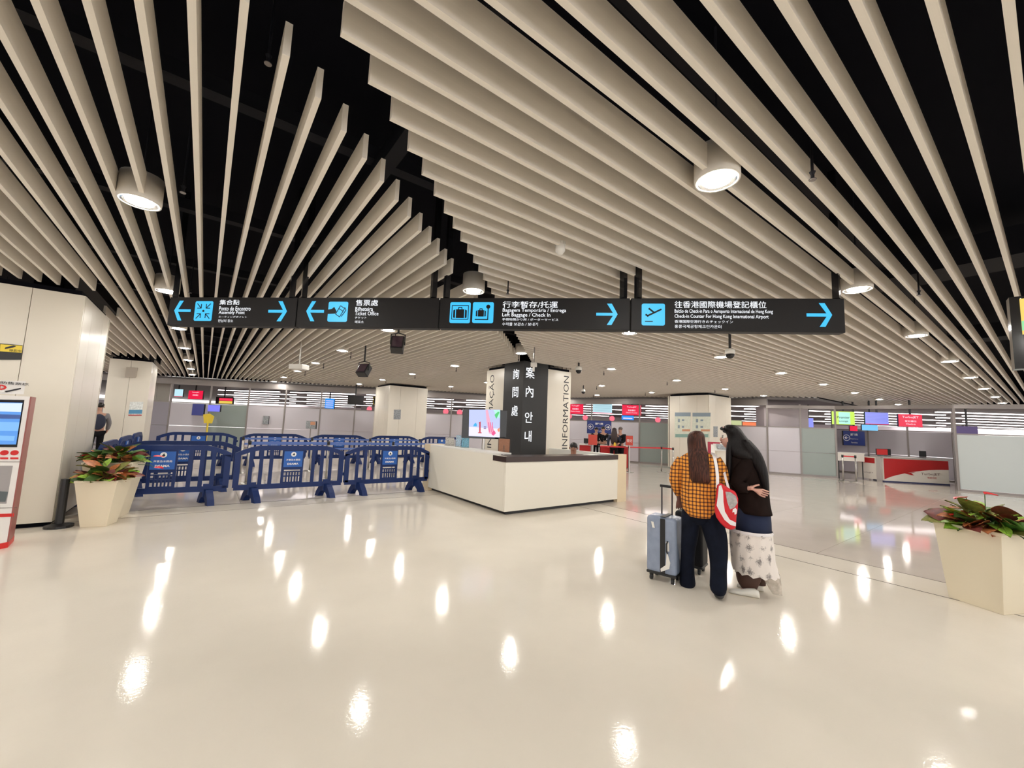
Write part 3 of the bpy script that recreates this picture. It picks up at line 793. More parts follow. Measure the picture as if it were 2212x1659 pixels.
# vent box and posters on pillars
_, t = wall_quad('vent_box', 'square grey vent box high on the second left pillar', 'vent', (0, PY[1], 0), nY, [(271, 814), (294, 815.5), (298, 795), (274, 793.5)], mat('vent_grey', (.42, .37, .31), .5), .1)
def poster(label, P, n, x0, x1, y0, y1, sl, cols, grp, th=.008, name='poster', cat='poster'):
    b, t = wall_quad(name, label, cat, P, n, [(x0 - sl, y1), (x1 - sl, y1), (x1, y0), (x0, y0)], cols[0][1], th, grp)
    for (f0, f1, g0, g1, m) in cols[1:]:
        P2 = Vector(P) + n * th
        xa, xb = x0 + (x1 - x0) * f0, x0 + (x1 - x0) * f1; ya, yb = y0 + (y1 - y0) * g0, y0 + (y1 - y0) * g1
        sa, sb = sl * g0, sl * g1
        MB().prism([at_plane(a, bb, P2, n) for a, bb in ((xa - sb, yb), (xb - sb, yb), (xb - sa, ya), (xa - sa, ya))], n * .003).obj('print_block', m, t)
    return t
m_pw = mat('poster_white', (.72, .75, .74), .4, noise=.25, nscale=25); m_pb = mat('poster_blue', (.08, .28, .48), .4); m_pr = mat('poster_red', (.45, .03, .04), .4)
poster('blue and white poster with red base on the second left pillar', (0, PY[1], 0), nY, 281, 310, 868, 898, 4, [(0, m_pw), (0, 1, .58, .86, m_pb), (0, 1, .92, 1, m_pr)], 'posters on the left pillars')
poster('small blue and white poster on the farthest left pillar', (0, PY[2], 0), nY, 334, 351, 875, 895, 2, [(0, m_pw), (0, 1, .6, .86, m_pb), (0, 1, .92, 1, m_pr)], 'posters on the left pillars')
m_pg = mat('poster_grey', (.28, .30, .32), .5, noise=.5, nscale=30)
poster('small grey notice on the pillar left of the information column', (0, PY[1] + .3, 0), nY, 851, 866, 885, 906, 1, [(0, m_pg)], None)
m_pc = mat('poster_cream', (.62, .65, .55), .5, noise=.08, nscale=12); m_psl = mat('poster_slate', (.22, .28, .33), .5); m_ps = mat('poster_salmon', (.55, .26, .15), .5); m_pgr = mat('poster_teal', (.22, .36, .32), .5)
P5 = (PX[2] + .45, 0, 0)
for (x0, x1, nm) in ((1458, 1492, 'left'), (1496, 1535, 'right')):
    poster(nm + ' one of two framed cream notices on the pillar behind the women', P5, nX, x0, x1, 891 + (x0 > 1480) * .5, 946, 1,
           [(0, m_pc), (0, 1, 0, .15, m_psl), (.2, .32, .25, .38, m_psl), (.2, .32, .5, .62, m_psl), (.45, .6, .27, .34, m_psl), (.45, .6, .52, .6, m_psl), (.48, .98, .66, .74, m_ps), (.05, .9, .85, .97, m_pgr)], 'framed notices on one pillar')
P5b = (0, PY[0] + .25, 0)
poster('narrow grey blue notice on the right face of that pillar', P5b, nY, 1541, 1550, 921, 944, 0, [(0, m_pg)], None)

# ================================================================ screens and signs in the distance
g_red = glow('screen_scarlet', (.85, .01, .06), 1.0); g_lb = glow('screen_light_blue', (.55, .85, .95), 1.0); g_vi = glow('screen_periwinkle', (.30, .33, .95), 1.0)
g_pk = glow('screen_type', (1, .75, .85), 1.0); g_az = glow('screen_azure', (.02, .30, .95), 1.0); g_li = glow('screen_lime', (.65, .95, .12), 1.0); g_mint = MATS['screen_mint']
def screen(label, x0, x1, y0, y1, D, m, cap=None, bands=(), hang=True, name='display_screen', cat='screen', grp='hanging screens of the far hall', n=None, sl=0.0, mt=None):
    c = at_dist((x0 + x1) / 2, (y0 + y1) / 2, D); n = -D45 if n is None else n
    r = UP.cross(n)
    def q(px, py, off=0): return at_plane(px, py, c, n) + n * off
    t = thing(name, label, cat, c, grp)
    w = (q(x1, (y0 + y1) / 2) - q(x0, (y0 + y1) / 2)).length; h = (q((x0 + x1) / 2, y0) - q((x0 + x1) / 2, y1)).length
    MB().obox(c - n * .04, r, UP, w * 1.02, h * 1.03, .07).obj('casing', m_black, t)
    MB().obox(c, r, UP, w, h, .008).obj('display', m, t)
    for (f0, f1, g0, g1, mm) in bands:
        MB().obox(c + n * .006 + r * (w * ((f0 + f1) / 2 - .5)) + UP * (h * (.5 - (g0 + g1) / 2)), r, UP, w * (f1 - f0), h * (g1 - g0), .004).obj('image_block', mm, t)
    if cap:
        for (s, fy, fh, fw) in cap: text(s, c + n * .010 + UP * (h * (.5 - fy)), r, UP, h * fh, mt or g_pk, t, fit=w * fw, bold=.01, ext=.001)
    if hang:
        top = 3.2 if c.length < 24 else 3.1
        if c.y < 5.9 and c.x < 26.4: top = 3.3
        if c.z + h / 2 < top: MB().obox(Vector((c.x, c.y, (c.z + h / 2 + top) / 2)), r, UP, .05, top - c.z - h / 2, .05).obj('hanger', m_black, t)
    return t
boat = [('TurboJET', .22, .16, .5), ('登船櫃位', .52, .16, .4), ('Check-in Counter', .75, .12, .6)]
screen('red screen just right of the information column', 1226, 1260, 872, 894, 24, g_red, boat)
screen('pale blue timetable screen between two red screens', 1281, 1322, 871, 893, 23.5, g_lb, bands=[(0, 1, .93, 1, g_red)] + [(.05, .95, .1 + .1 * i, .12 + .1 * i, mat('tt_line', (.2, .4, .5), .5)) for i in range(8)])
screen('red screen right of the pale blue timetable', 1344, 1385, 875, 897, 22.5, g_red, boat)
screen('small bright blue sign under a red screen', 1343, 1369, 898, 907, 23, g_az, bands=[(.12, .88, .5, .75, g_pk)])
screen('pale blue screen beside the farthest left pillar', 377, 395, 841, 857, 30, g_lb, bands=[(0, 1, .93, 1, g_red)])
screen('red screen above the partition at left', 407, 438, 844, 862, 28, g_red, boat[:2])
screen('black message board with red and yellow lines', 466, 503, 858, 873, 27, m_black, bands=[(.2, .98, .15, .5, glow('led_red', (.9, .03, .08), 1.2)), (.2, .98, .55, .9, glow('led_yellow', (.85, .6, .1), 1.0))])
screen('navy backlit poster on the left partition', 415, 440, 873, 897, 23.4, glow('poster_navy', (.03, .035, .16), 1.0), hang=False, cat='poster', name='backlit_poster', grp=None)
screen('violet blue screen low on the left partition', 449, 475, 875, 889, 22.9, glow('violet_s', (.2, .2, .9), 1.0), hang=False)
screen('blue information board left of the black television', 702, 722, 861, 883, 24.5, g_az, bands=[(.1, .9, .2 + .2 * i, .26 + .2 * i, g_pk) for i in range(4)])
screen('black switched-off television hanging above the partition', 751, 784, 855, 874, 20.6, m_gloss_black)
screen('yellow framed dark sign next to the pillar left of the counter', 806, 824, 858, 874, 24, m_yel, bands=[(.1, .95, .08, .9, m_graph)])
screen('lime and mint advertising screen above the right partition', 1797, 1846, 889, 917, 23, g_li, [('Premier', .45, .18, .55), ('Lounge', .75, .16, .4)], bands=[(.3, .8, .05, .95, g_mint)], mt=m_btext)
screen('periwinkle timetable screen above the right partition', 1869, 1919, 891, 917, 23, g_vi, bands=[(0, 1, .95, 1, g_red)] + [(.08, .95, .1 + .12 * i, .115 + .12 * i, glow('line_v', (.2, .2, .6), 1)) for i in range(6)])
screen('red screen above the red and white desk', 1941, 1992, 895, 922, 23, g_red, [('TurboJET', .25, .2, .7), ('登記櫃位', .55, .14, .5), ('Check-in', .78, .14, .4)])
screen('small sky blue sign under the periwinkle screen', 1862, 1896, 918, 930, 23.4, glow('sky_sign', (.2, .6, 1.0), 1.0), grp=None)
screen('blue poster board above the grey green partition', 1736, 1757, 903, 924, 24, g_vi, grp=None)
screen('dark violet poster above the large pale glass', 2066, 2112, 921, 940, 26, glow('violet_dark', (.05, .02, .12), 1.0), grp=None)
screen('red panel below the lime screen', 1836, 1852, 920, 931, 24, g_red, grp=None)
# red roundels on the far fascia
fa = MB()
fas = thing('fascia', 'grey fascia band with red round logos over the far counters', 'fascia', (22, 17, 2.2))
n_ = -D45; cF = at_dist(1330, 905, 27)
def fp(px, py): return at_plane(px, py, cF, n_)
MB().prism([fp(1150, 909), (fp(1150, 897)), fp(1580, 914), fp(1580, 925)][::-1], n_ * -.2).obj('band', m_post, fas)
g_rose = glow('roundel', (.95, .18, .25), 1.0)
for px, py in ((1230, 899), (1264, 902), (1322, 904), (1421, 907), (1453, 909)):
    cc = fp(px, py); MB().prism([cc + T45 * (.17 * math.cos(a * PI / 8)) + UP * (.17 * math.sin(a * PI / 8)) for a in range(16)], n_ * .02).obj('round_logo', g_rose, fas)
cG = at_dist(800, 884, 26.5)
fas2 = thing('fascia', 'grey fascia band with red round logos beyond the left partition', 'fascia', (11, 23.5, 2.2))
def fp2(px, py): return at_plane(px, py, cG, n_)
MB().prism([fp2(780, 887), fp2(780, 878), fp2(1050, 890), fp2(1050, 899)][::-1], n_ * -.2).obj('band', m_post, fas2)
for px, py in ((798, 884), (963, 889), (993, 891), (882, 887)):
    cc = fp2(px, py); MB().prism([cc + T45 * (.17 * math.cos(a * PI / 8)) + UP * (.17 * math.sin(a * PI / 8)) for a in range(16)], n_ * .02).obj('round_logo', g_rose, fas2)
# orange shop lettering and shop fronts
screen('yellow green shop fascia beyond the partition', 1562, 1602, 908, 918, 33, glow('shop_lime', (.55, .6, .3), 1.0), hang=False, grp=None, name='shop_sign', cat='sign')
screen('orange shop lettering board above the partition', 1604, 1646, 912, 922, 32, glow('shop_orange', (.95, .22, .08), 1.0), hang=False, grp=None, name='shop_sign', cat='sign')
# boxed bulkhead
c0 = at_dist(1688, 903, 21.5)
t = MB().obox(c0, T45, UP, 1.75, .98, .8).obj('bulkhead_box', mat('bulkhead', (.50, .44, .46), .6), None, loc=c0); tag(t, 'pale mauve boxed bulkhead above the partition right of the women', 'bulkhead')
# boarding gate direction boards
m_navy = mat('board_navy', (.012, .035, .22), .4)
def direction(label, x0, x1, y0, y1, D, arrows, n=None):
    t = screen(label, x0, x1, y0, y1, D, m_navy, hang=False, name='direction_board', cat='sign', grp='navy direction boards', n=n)
    n = -D45 if n is None else n; r = UP.cross(n)
    c = at_dist((x0 + x1) / 2, (y0 + y1) / 2, D)
    w = (at_plane(x1, (y0 + y1) / 2, c, n) - at_plane(x0, (y0 + y1) / 2, c, n)).length; h = (at_plane(x0, y0, c, n) - at_plane(x0, y1, c, n)).length
    for s in arrows:
        cc = c + r * (w * .36 * s) + n * .006 + UP * h * .02; R_ = h * .22
        b = MB()
        b.rings([[cc + r * (k2 * math.cos(a * PI / 10)) + UP * (k2 * math.sin(a * PI / 10)) + n * e for a in range(20)] for k2, e in ((R_, 0), (R_, .004), (R_ * .86, .004), (R_ * .86, 0))], cap=False)
        b.obj('arrow_ring', m_wtext, t)
        P = [(-.6, -.1), (.1, -.1), (-.1, -.42), (.2, -.42), (.65, 0), (.2, .42), (-.1, .42), (.1, .1), (-.6, .1)]
        pts = [cc + r * (x * R_ * s) + UP * (y * R_) for x, y in P]
        MB().prism(pts if s > 0 else pts[::-1], n * .005).obj('arrow', m_wtext, t)
    text('離境', c + UP * h * .26 + n * .008, r, UP, h * .17, m_wtext, t, fit=w * .34, bold=.01)
    text('Departures', c - UP * h * .05 + n * .008, r, UP, h * .09, m_wtext, t, fit=w * .36)
    text('Partidas', c - UP * h * .3 + n * .008, r, UP, h * .10, m_wtext, t, fit=w * .3)
direction('navy direction board with two arrows above the far red desk', 1268.5, 1320, 909, 936.5, 19.5, (-1, 1))
direction('navy direction board with one arrow on the partition behind the white table', 1822, 1868, 931.5, 962, 24.6, (-1,))
# yellow sign on a pole
c = at_dist(450, 905, 19)
t = thing('pole_sign', 'yellow diamond sign on a yellow pole behind the back row of barriers', 'sign', (c.x, c.y, 0))
MB().prism([c + T45 * x + UP * y for x, y in ((-.22, .16), (-.15, -.16), (.18, -.16), (.24, .1), (.05, .2))], -D45 * .02).obj('plate', m_yel, t)
MB().cyl(Vector((c.x, c.y, 0)), c, .03).obj('pole', m_yel, t)
# small notices on left partition
n_p = (Vector((*PL[3], 0)) - Vector((*PL[2], 0))).normalized().cross(UP); q_n = at_plane(574, 907, Vector((*PL[2], 0)) + n_p * .085, n_p)
screen('small grey notice on the long pale partition', 568, 580, 899, 916, math.hypot(q_n.x, q_n.y), n=n_p, m=m_pg, hang=False, grp=None, name='notice', cat='notice')
t = screen('picture notice on a thin pole standing before the pale partition', 661, 682, 910, 926, 19.5, m_pg, bands=[(.45, .95, .05, .5, m_ps)], hang=False, grp=None, name='notice', cat='notice')
c = at_dist(671, 926, 19.5); MB().cyl((c.x, c.y, 0), (c.x, c.y, c.z), .02, n=8).obj('pole', m_post, t)

# ================================================================ right desk, table, red posts
m_dw = mat('desk_white', (.80, .76, .70), .4); m_dr = mat('desk_red', (.45, .008, .01), .4); m_dn = mat('desk_navy', (.02, .03, .12), .5)
dz = thing('check_in_desk', 'red and white check-in desk with a swoosh front, before the right partition', 'desk', (19.2, 3.4, 0))
a = at_z(1911, 1041); b = at_z(2040, 1048)
b = a + (b - a).normalized() * 2.12
r = (b - a); r.z = 0; Ld = r.length; r.normalize(); nn_ = Vector((r.y, -r.x, 0))
if nn_.dot(-a) < 0: nn_ = -nn_
nn_ = r.cross(UP)
def dp(u, z, off=0): return a + r * (u * Ld) + UP * z + nn_ * off - UP * a.z
MB().obox(dp(.5, .47) - nn_ * .3, r, UP, Ld, .86, .6).obj('body', m_dw, dz)
MB().obox(dp(.5, .02) - nn_ * .29, r, UP, Ld * 1.01, .05, .6).obj('plinth', m_dn, dz)
MB().obox(dp(.5, .93) - nn_ * .32, r, UP, Ld * 1.04, .04, .7).obj('worktop', mat('desk_grey', (.5, .47, .46), .4), dz)
pts = [dp(0, .88, .001), dp(0, .10, .001)]
for i in range(11):
    s = i / 10; pts.append(dp(s, .10 + .46 * math.sin(s * PI / 2) ** .8, .001))
pts.append(dp(1, .88, .001))
MB().prism(pts, nn_ * .006).obj('red_swoosh', m_dr, dz)
text('TurboJET', dp(.72, .36), r, UP, .11, mat('logo_grey', (.2, .12, .12), .5), dz, fit=.62, bold=.01, ext=.004)
text('噴射飛航', dp(.74, .24), r, UP, .07, m_dr, dz, fit=.3, ext=.004)
MB().prism([dp(u_, z_, .002) for u_, z_ in ((.31, .36), (.43, .30), (.47, .30), (.42, .37), (.50, .43), (.42, .40))], nn_ * .004).obj('boat_logo', m_dr, dz)
a2 = at_z(1868, 1035); L2 = (a - a2).length * .55
r2 = Vector((a.x - a2.x, a.y - a2.y, 0)).normalized()
n2 = r2.cross(UP)
ca = a - r2 * .12
for (w0, w1, z0, z1, m) in ((-.95, -.0, .05, .90, m_dw), (-.92, -.22, .66, .86, m_dr), (-.15, .03, .0, .92, mat('desk_grey'))):
    MB().obox(ca + r2 * ((w0 + w1) / 2) + UP * ((z0 + z1) / 2) + n2 * (.012 if m is m_dr else (.02 if w1 > 0 else 0)) - n2 * .04, r2, UP, w1 - w0, z1 - z0, .1).obj('side_panel', m, dz)
text('TurboJET', ca - r2 * .52 + UP * .28 + n2 * .012, r2, UP, .06, MATS['logo_grey'], dz, fit=.45, ext=.002)
# things on desk
def on_desk(name, label, cat, c, r, w, h, m):
    t = thing(name, label, cat, c); n = r.cross(UP)
    MB().obox(c + UP * .01, r, UP, w * .6, .02, .14).obj('foot', m_black, t)
    MB().obox(c + UP * (.04 + h / 2), r, UP, w, h, .03).obj('casing', m_black, t)
    MB().obox(c + UP * (.04 + h / 2) + n * .018, r, UP, w * .92, h * .88, .006).obj('face', m, t)
on_desk('desk_monitor', 'small black monitor near the right end of the red and white desk', 'monitor', dp(.72, .952) - nn_ * .3, r, .22, .22, m_black)
on_desk('desk_monitor', 'black monitor near the left end of the red and white desk', 'monitor', dp(.16, .952) - nn_ * .3, r, .22, .24, m_black)
on_desk('sign_card', 'red sign card standing at the left end of the red and white desk', 'sign', dp(.04, .952) - nn_ * .2, r, .4, .24, m_red)
# white table
a = at_z(1818, 1030); 
t = thing('folding_table', 'white folding table with a cloth skirt left of the red and white desk', 'table', (a.x, a.y, 0))
tr_ = T45
tc = at_z(1838, 1031) - T45 * .42 - D45 * .5
MB().obox(tc + UP * .84, tr_, UP, .95, .30, .5).obj('table_skirt', m_dw, t)
MB().obox(tc + UP * 1.0, tr_, UP, 1.0, .03, .55).obj('table_top', m_white, t)
for sx in (-.43, .43):
    for sy in (-.2, .2):
        p = tc + tr_ * sx + D45 * sy; MB().cyl(Vector((p.x, p.y, 0)), Vector((p.x, p.y, .7)), .02, n=8).obj('leg', m_black, t)
stanchion(at_z(1822, 1040)[:2], 'silver queue post in front of the white table, left one', 'queue posts by the white table', q=at_z(1850, 1042)[:2], mb=m_rbelt)
stanchion(at_z(1850, 1042)[:2], 'silver queue post in front of the white table, right one', 'queue posts by the white table')
S1, S2, S3 = (12.84, 9.72), (14.3, 9.3), (14.2, 8.75)
stanchion(S1, 'silver queue post with a red sign on top, just right of the counter', 'queue posts with red belts', q=S2, mb=m_rbelt)
stanchion(S2, 'silver queue post with red belt, in the middle of the red line', 'queue posts with red belts', q=S3, mb=m_rbelt)
stanchion(S3, 'silver queue post ending the red belt, beside the pillar with notices', 'queue posts with red belts')
stanchion((11.9, 10.35), 'silver queue post with red belt, half hidden by the counter', 'queue posts with red belts', q=S1, mb=m_rbelt)

# far red desks
def fdesk(px0, px1, D, label):
    a = at_dist(px0, 960, D); b = at_dist(px1, 960, D); r = (b - a); r.z = 0; L = r.length; r.normalize(); n = r.cross(UP)
    m_ = (a + b) / 2; t = thing('far_desk', label, 'desk', (m_.x, m_.y, 0), 'red desks at the far counter')
    MB().obox(Vector((m_.x, m_.y, .44)) - n * .25, r, UP, L, .84, .5).obj('front', m_dr, t)
    MB().obox(Vector((m_.x, m_.y, .88)) - n * .25, r, UP, L * 1.03, .04, .6).obj('worktop', m_dw, t)
fdesk(1252, 1276, 17.6, 'left red desk of the far counter'); fdesk(1297, 1358, 17.6, 'long red desk of the far counter with people behind')
for (x0, x1, y0, y1, D, lb) in ((1271, 1290, 939, 961, 16.5, 'plain red square sign on a post before the far desk'), (1352, 1367, 941.5, 962, 15.9, 'red square sign with white writing on the nearest red-belt post')):
    t = screen(lb, x0, x1, y0, y1, D, mat('sign_red_flat', (.55, .06, .04), .5), hang=False, grp=None, name='post_sign', cat='sign')
    c = at_dist((x0 + x1) / 2, y1, D); MB().cyl((c.x, c.y, .0), (c.x, c.y, c.z), .025, n=8).obj('post', m_metal, t)
    if x0 > 1300: text('登記', at_dist((x0 + x1) / 2, (y0 + y1) / 2, D) - D45 * .02, T45, UP, .12, m_wtext, t, fit=.2)
mp_ = at_dist(1266, 960, 17.75); mp_.z = .902
on_desk('desk_monitor', 'black monitor on the left red desk of the far counter', 'monitor', mp_, T45, .2, .2, m_black)

# ================================================================ ceiling devices
def ceil_pt(px, py, D): return at_dist(px, py, D)
def spotlight(label, px, py, D, w, h, tilt, rz):
    c = at_dist(px, py, D); t = thing('spotlight', label, 'spotlight', c, 'black spotlights hanging from the ceiling')
    r = Vector((math.cos(rz), math.sin(rz), 0)); f = Vector((-r.y, r.x, 0)); n = (f * math.cos(tilt) - UP * math.sin(tilt)); u = r.cross(n) * 1
    bevel(MB().obox(c, r, n, w, .16, h).obj('body', m_black, t), .01)
    MB().obox(c - n * .085, r, n, w * .8, .012, h * .8).obj('lens', mat('lens_dark', (.08, .05, .07), .15), t)
    for s in (-1, 1): MB().tube([c + r * (s * w * .56), c + r * (s * w * .56) + UP * .17, c + UP * .2], .012, 6).obj('yoke', m_black, t)
    MB().cyl(c + UP * .2, Vector((c.x, c.y, 3.4)), .018, n=8).obj('stem', m_black, t)
spotlight('black spotlight hanging under the ticket office panel', 859, 745, 6.9, .20, .26, .5, -.5)
spotlight('black spotlight with purplish lens, lower left of the other one', 786, 800, 9.6, .24, .27, .6, -.9)
def dome(label, px, py, D, sc=1.0):
    c = at_dist(px, py, D); t = thing('dome_camera', label, 'camera', c, 'dome cameras')
    MB().lathe(c, [(.06 * sc, .10 * sc), (.085 * sc, .07 * sc), (.085 * sc, 0)]).obj('housing', m_white, t, True)
    MB().lathe(c, [(.075 * sc, 0), (.07 * sc, -.04 * sc), (.04 * sc, -.075 * sc), (.01, -.085 * sc)]).obj('dome', m_gloss_black, t, True)
    MB().cyl(c + UP * .1 * sc, (c.x, c.y, 3.4), .022, n=8).obj('stem', m_black, t)
dome('white and black dome camera right of the information column top', 1250, 800, 10.5)
dome('white and black dome camera under the right part of the sign', 1577, 765, 7.6, .9)
dome('tiny dome camera farther right of the information column', 1260, 846, 16)
c = at_dist(1153, 790, 8.6)
t = thing('bullet_camera', 'white camera on a thin stem in front of the information column top', 'camera', c)
bevel(MB().obox(c + UP * .02, T45, UP, .13, .09, .1).obj('body', m_white, t), .01); MB().cyl(c + UP * .05, (c.x, c.y, 3.4), .014, n=8).obj('stem', m_post, t)
MB().cyl(c, c - UP * .12, .022).obj('lens', m_white, t)
c = at_dist(646, 793, 10.2)
t = thing('projector', 'small white box projector hanging under the left boards', 'projector', c)
bevel(MB().obox(c, T45, UP, .32, .11, .26).obj('body', m_white, t), .01); MB().cyl(c + UP * .05, (c.x, c.y, 3.4), .015, n=8).obj('stem', m_metal, t)
c = at_z(1210, 542, 3.16)
t = thing('smoke_detector', 'small white smoke detector on the boards above the sign', 'detector', c)
MB().lathe(c, [(.02, -.035), (.035, -.015), (.045, 0), (.045, .05)]).obj('body', m_white, t, True)
MB().lathe(c + UP * .05, [(.05, 0), (.05, .03)]).obj('base', m_white, t)
# sprinklers
sp_me = MB().cyl((0, 0, 0), (0, 0, .5), .008, n=6).lathe((0, 0, 0), [(.022, -.03), (.01, -.02), (.01, 0), (.018, .02)], 10).mesh('sprinkler_body'); sp_me.materials.append(m_duct)
spd_me = MB().lathe((0, 0, -.034), [(.02, 0), (.02, .004)], 10).mesh('deflector'); spd_me.materials.append(m_post)
firsts = None
SPK = [(396, 408, 3.25, 'small sprinkler in the dark gap right of the upper left downlight'), (1755, 378, 3.16, 'small sprinkler below the boards at upper right'), (580, 127, 3.6, 'small sprinkler high in the black gap at upper left'), (411, 628, 3.3, 'small sprinkler just above the left arrow of the sign'), (1097, 630, 3.13, 'small sprinkler just above the baggage panel of the sign'), (1985, 632, 3.16, 'small sprinkler at right of the downlight near the sign end')]
for i, (px, py, z, lb) in enumerate(SPK):
    c = at_z(px, py, z); t = thing('sprinkler', lb, 'sprinkler', c, 'fire sprinklers')
    for nm_, me_ in (('sprinkler_body', sp_me), ('deflector', spd_me)): put_part(nm_, me_, t)
for X in GX[4:-1]:
    for Y in GY[5:-1]:
        if Y > part_y(X) - 1.5 or X > part_x(Y) - 1.5: continue
        t = thing('sprinkler', 'tiny sprinkler among the far ceiling boards', 'sprinkler', (X + .35, Y + .55, 3.12), 'far fire sprinklers')
        for nm_, me_ in (('sprinkler_body', sp_me), ('deflector', spd_me)): put_part(nm_, me_, t)

# hanging display at the right edge
pc = at_dist(2184, 700, 4.6); n = Vector((-math.cos(math.radians(10)), -math.sin(math.radians(10)), 0)); r = UP.cross(n)
def hp(px, py, off=0): return at_plane(px, py, pc, n) + n * off
t = thing('hanging_display', 'black hanging display with a yellow and green picture at the right edge', 'screen', (pc.x, pc.y, 2.4))
z0 = hp(2190, 797).z; z1 = hp(2184, 642).z; L = .95; e = hp(2184, 700)
MB().obox(Vector((e.x, e.y, (z0 + z1) / 2)) + r * (L / 2) - n * .05, r, UP, L, z1 - z0, .1).obj('casing', m_gloss_black, t)
MB().obox(Vector((e.x, e.y, 0)) + r * (L / 2) + UP * (hp(2188, 686).z) + n * .003, r, UP, L * .9, .26, .006).obj('display', glow('disp_yellow', (1.0, .68, .14), 1.0), t)
MB().obox(Vector((e.x, e.y, 0)) + r * (L / 2) + UP * (hp(2188, 706).z) + n * .007, r, UP, L * .9, .07, .006).obj('image_block', glow('disp_green', (.3, .8, .4), 1.0), t)
MB().obox(Vector((e.x, e.y, 0)) + r * (L / 2 + .04) + UP * (hp(2192, 776).z) + n * .003, r, UP, L * .9, .05, .006).obj('image_block', glow('disp_blue', (.1, .15, .95), 1.0), t)
MB().obox(Vector((e.x, e.y, 0)) + r * (L / 2 + .04) + UP * (hp(2192, 786).z) + n * .003, r, UP, L * .9, .035, .006).obj('image_block', glow('disp_green2', (.02, .6, .15), 1.0), t)
text('16:13:2', Vector((e.x, e.y, 0)) + r * .05 + UP * (hp(2190, 650).z) + n * .001, r, UP, .03, g_white, t, align='LEFT', bold=.02)
MB().cyl((e.x + r.x * L / 2, e.y + r.y * L / 2, z1), (e.x + r.x * L / 2, e.y + r.y * L / 2, 4.3), .03).obj('hanger', m_black, t)
#PEOPLE ================================================================ people
def skin_obj(name, J, E, m, parent, sub=1, root=0):
    me = bpy.data.meshes.new(name); me.from_pydata([tuple(Vector(p)) for p, *_ in J], E, [])
    me.transform(Matrix.Translation(-wl(parent)))
    o = bpy.data.objects.new(name, me); COL.objects.link(o); o.parent = parent
    md = o.modifiers.new('skin', 'SKIN'); md.use_smooth_shade = True
    if not me.skin_vertices:
        bm = bmesh.new(); bm.from_mesh(me); lay = bm.verts.layers.skin.verify(); bm.to_mesh(me); bm.free()
    bm = bmesh.new(); bm.from_mesh(me); lay = bm.verts.layers.skin.verify(); bm.verts.ensure_lookup_table()
    for i, j in enumerate(J):
        bm.verts[i][lay].radius = (j[1], j[2] if len(j) > 2 else j[1]); bm.verts[i][lay].use_root = (i == root)
    bm.to_mesh(me); bm.free()
    if sub:
        sd = o.modifiers.new('sub', 'SUBSURF'); sd.levels = sub; sd.render_levels = sub
    me.materials.append(m)
    return o
def hand(P, d, u, s, m, parent, side=1, curl=.5, name='hand'):
    """palm root P, pointing d, back of hand u; five bent fingers of unequal length"""
    d = Vector(d).normalized(); u = Vector(u); u = (u - d * u.dot(d)).normalized(); r = d.cross(u) * side
    J = [(P, .022 * s, .016 * s), (P + d * .045 * s, .036 * s, .014 * s), (P + d * .085 * s, .038 * s, .012 * s)]; E = [(0, 1), (1, 2)]
    for k, (off, ln) in enumerate(((-.030, .066), (-.010, .076), (.010, .070), (.029, .054))):
        b = P + d * .085 * s + r * off * s; i0 = len(J)
        J.append((b + d * .01 * s, .0088 * s, .0088 * s)); E.append((2, i0))
        q = b + d * .01 * s; dd = d.copy()
        for j in range(3):
            dd = (dd - u * curl * .8).normalized(); q = q + dd * ln * s * (.42, .32, .26)[j]
            J.append((q, .0082 * s * (1 - .1 * j), .0082 * s * (1 - .1 * j))); E.append((len(J) - 2, len(J) - 1))
    q = P + d * .02 * s - r * .02 * s; J.append((q, .013 * s, .012 * s)); E.append((0, len(J) - 1))
    dd = (d * .6 - r * .8 - u * .2).normalized()
    for j in range(2):
        q = q + dd * .032 * s; J.append((q, .0095 * s, .0095 * s)); E.append((len(J) - 2, len(J) - 1)); dd = (dd + d * .6 - u * .3 * curl).normalized()
    return J, E
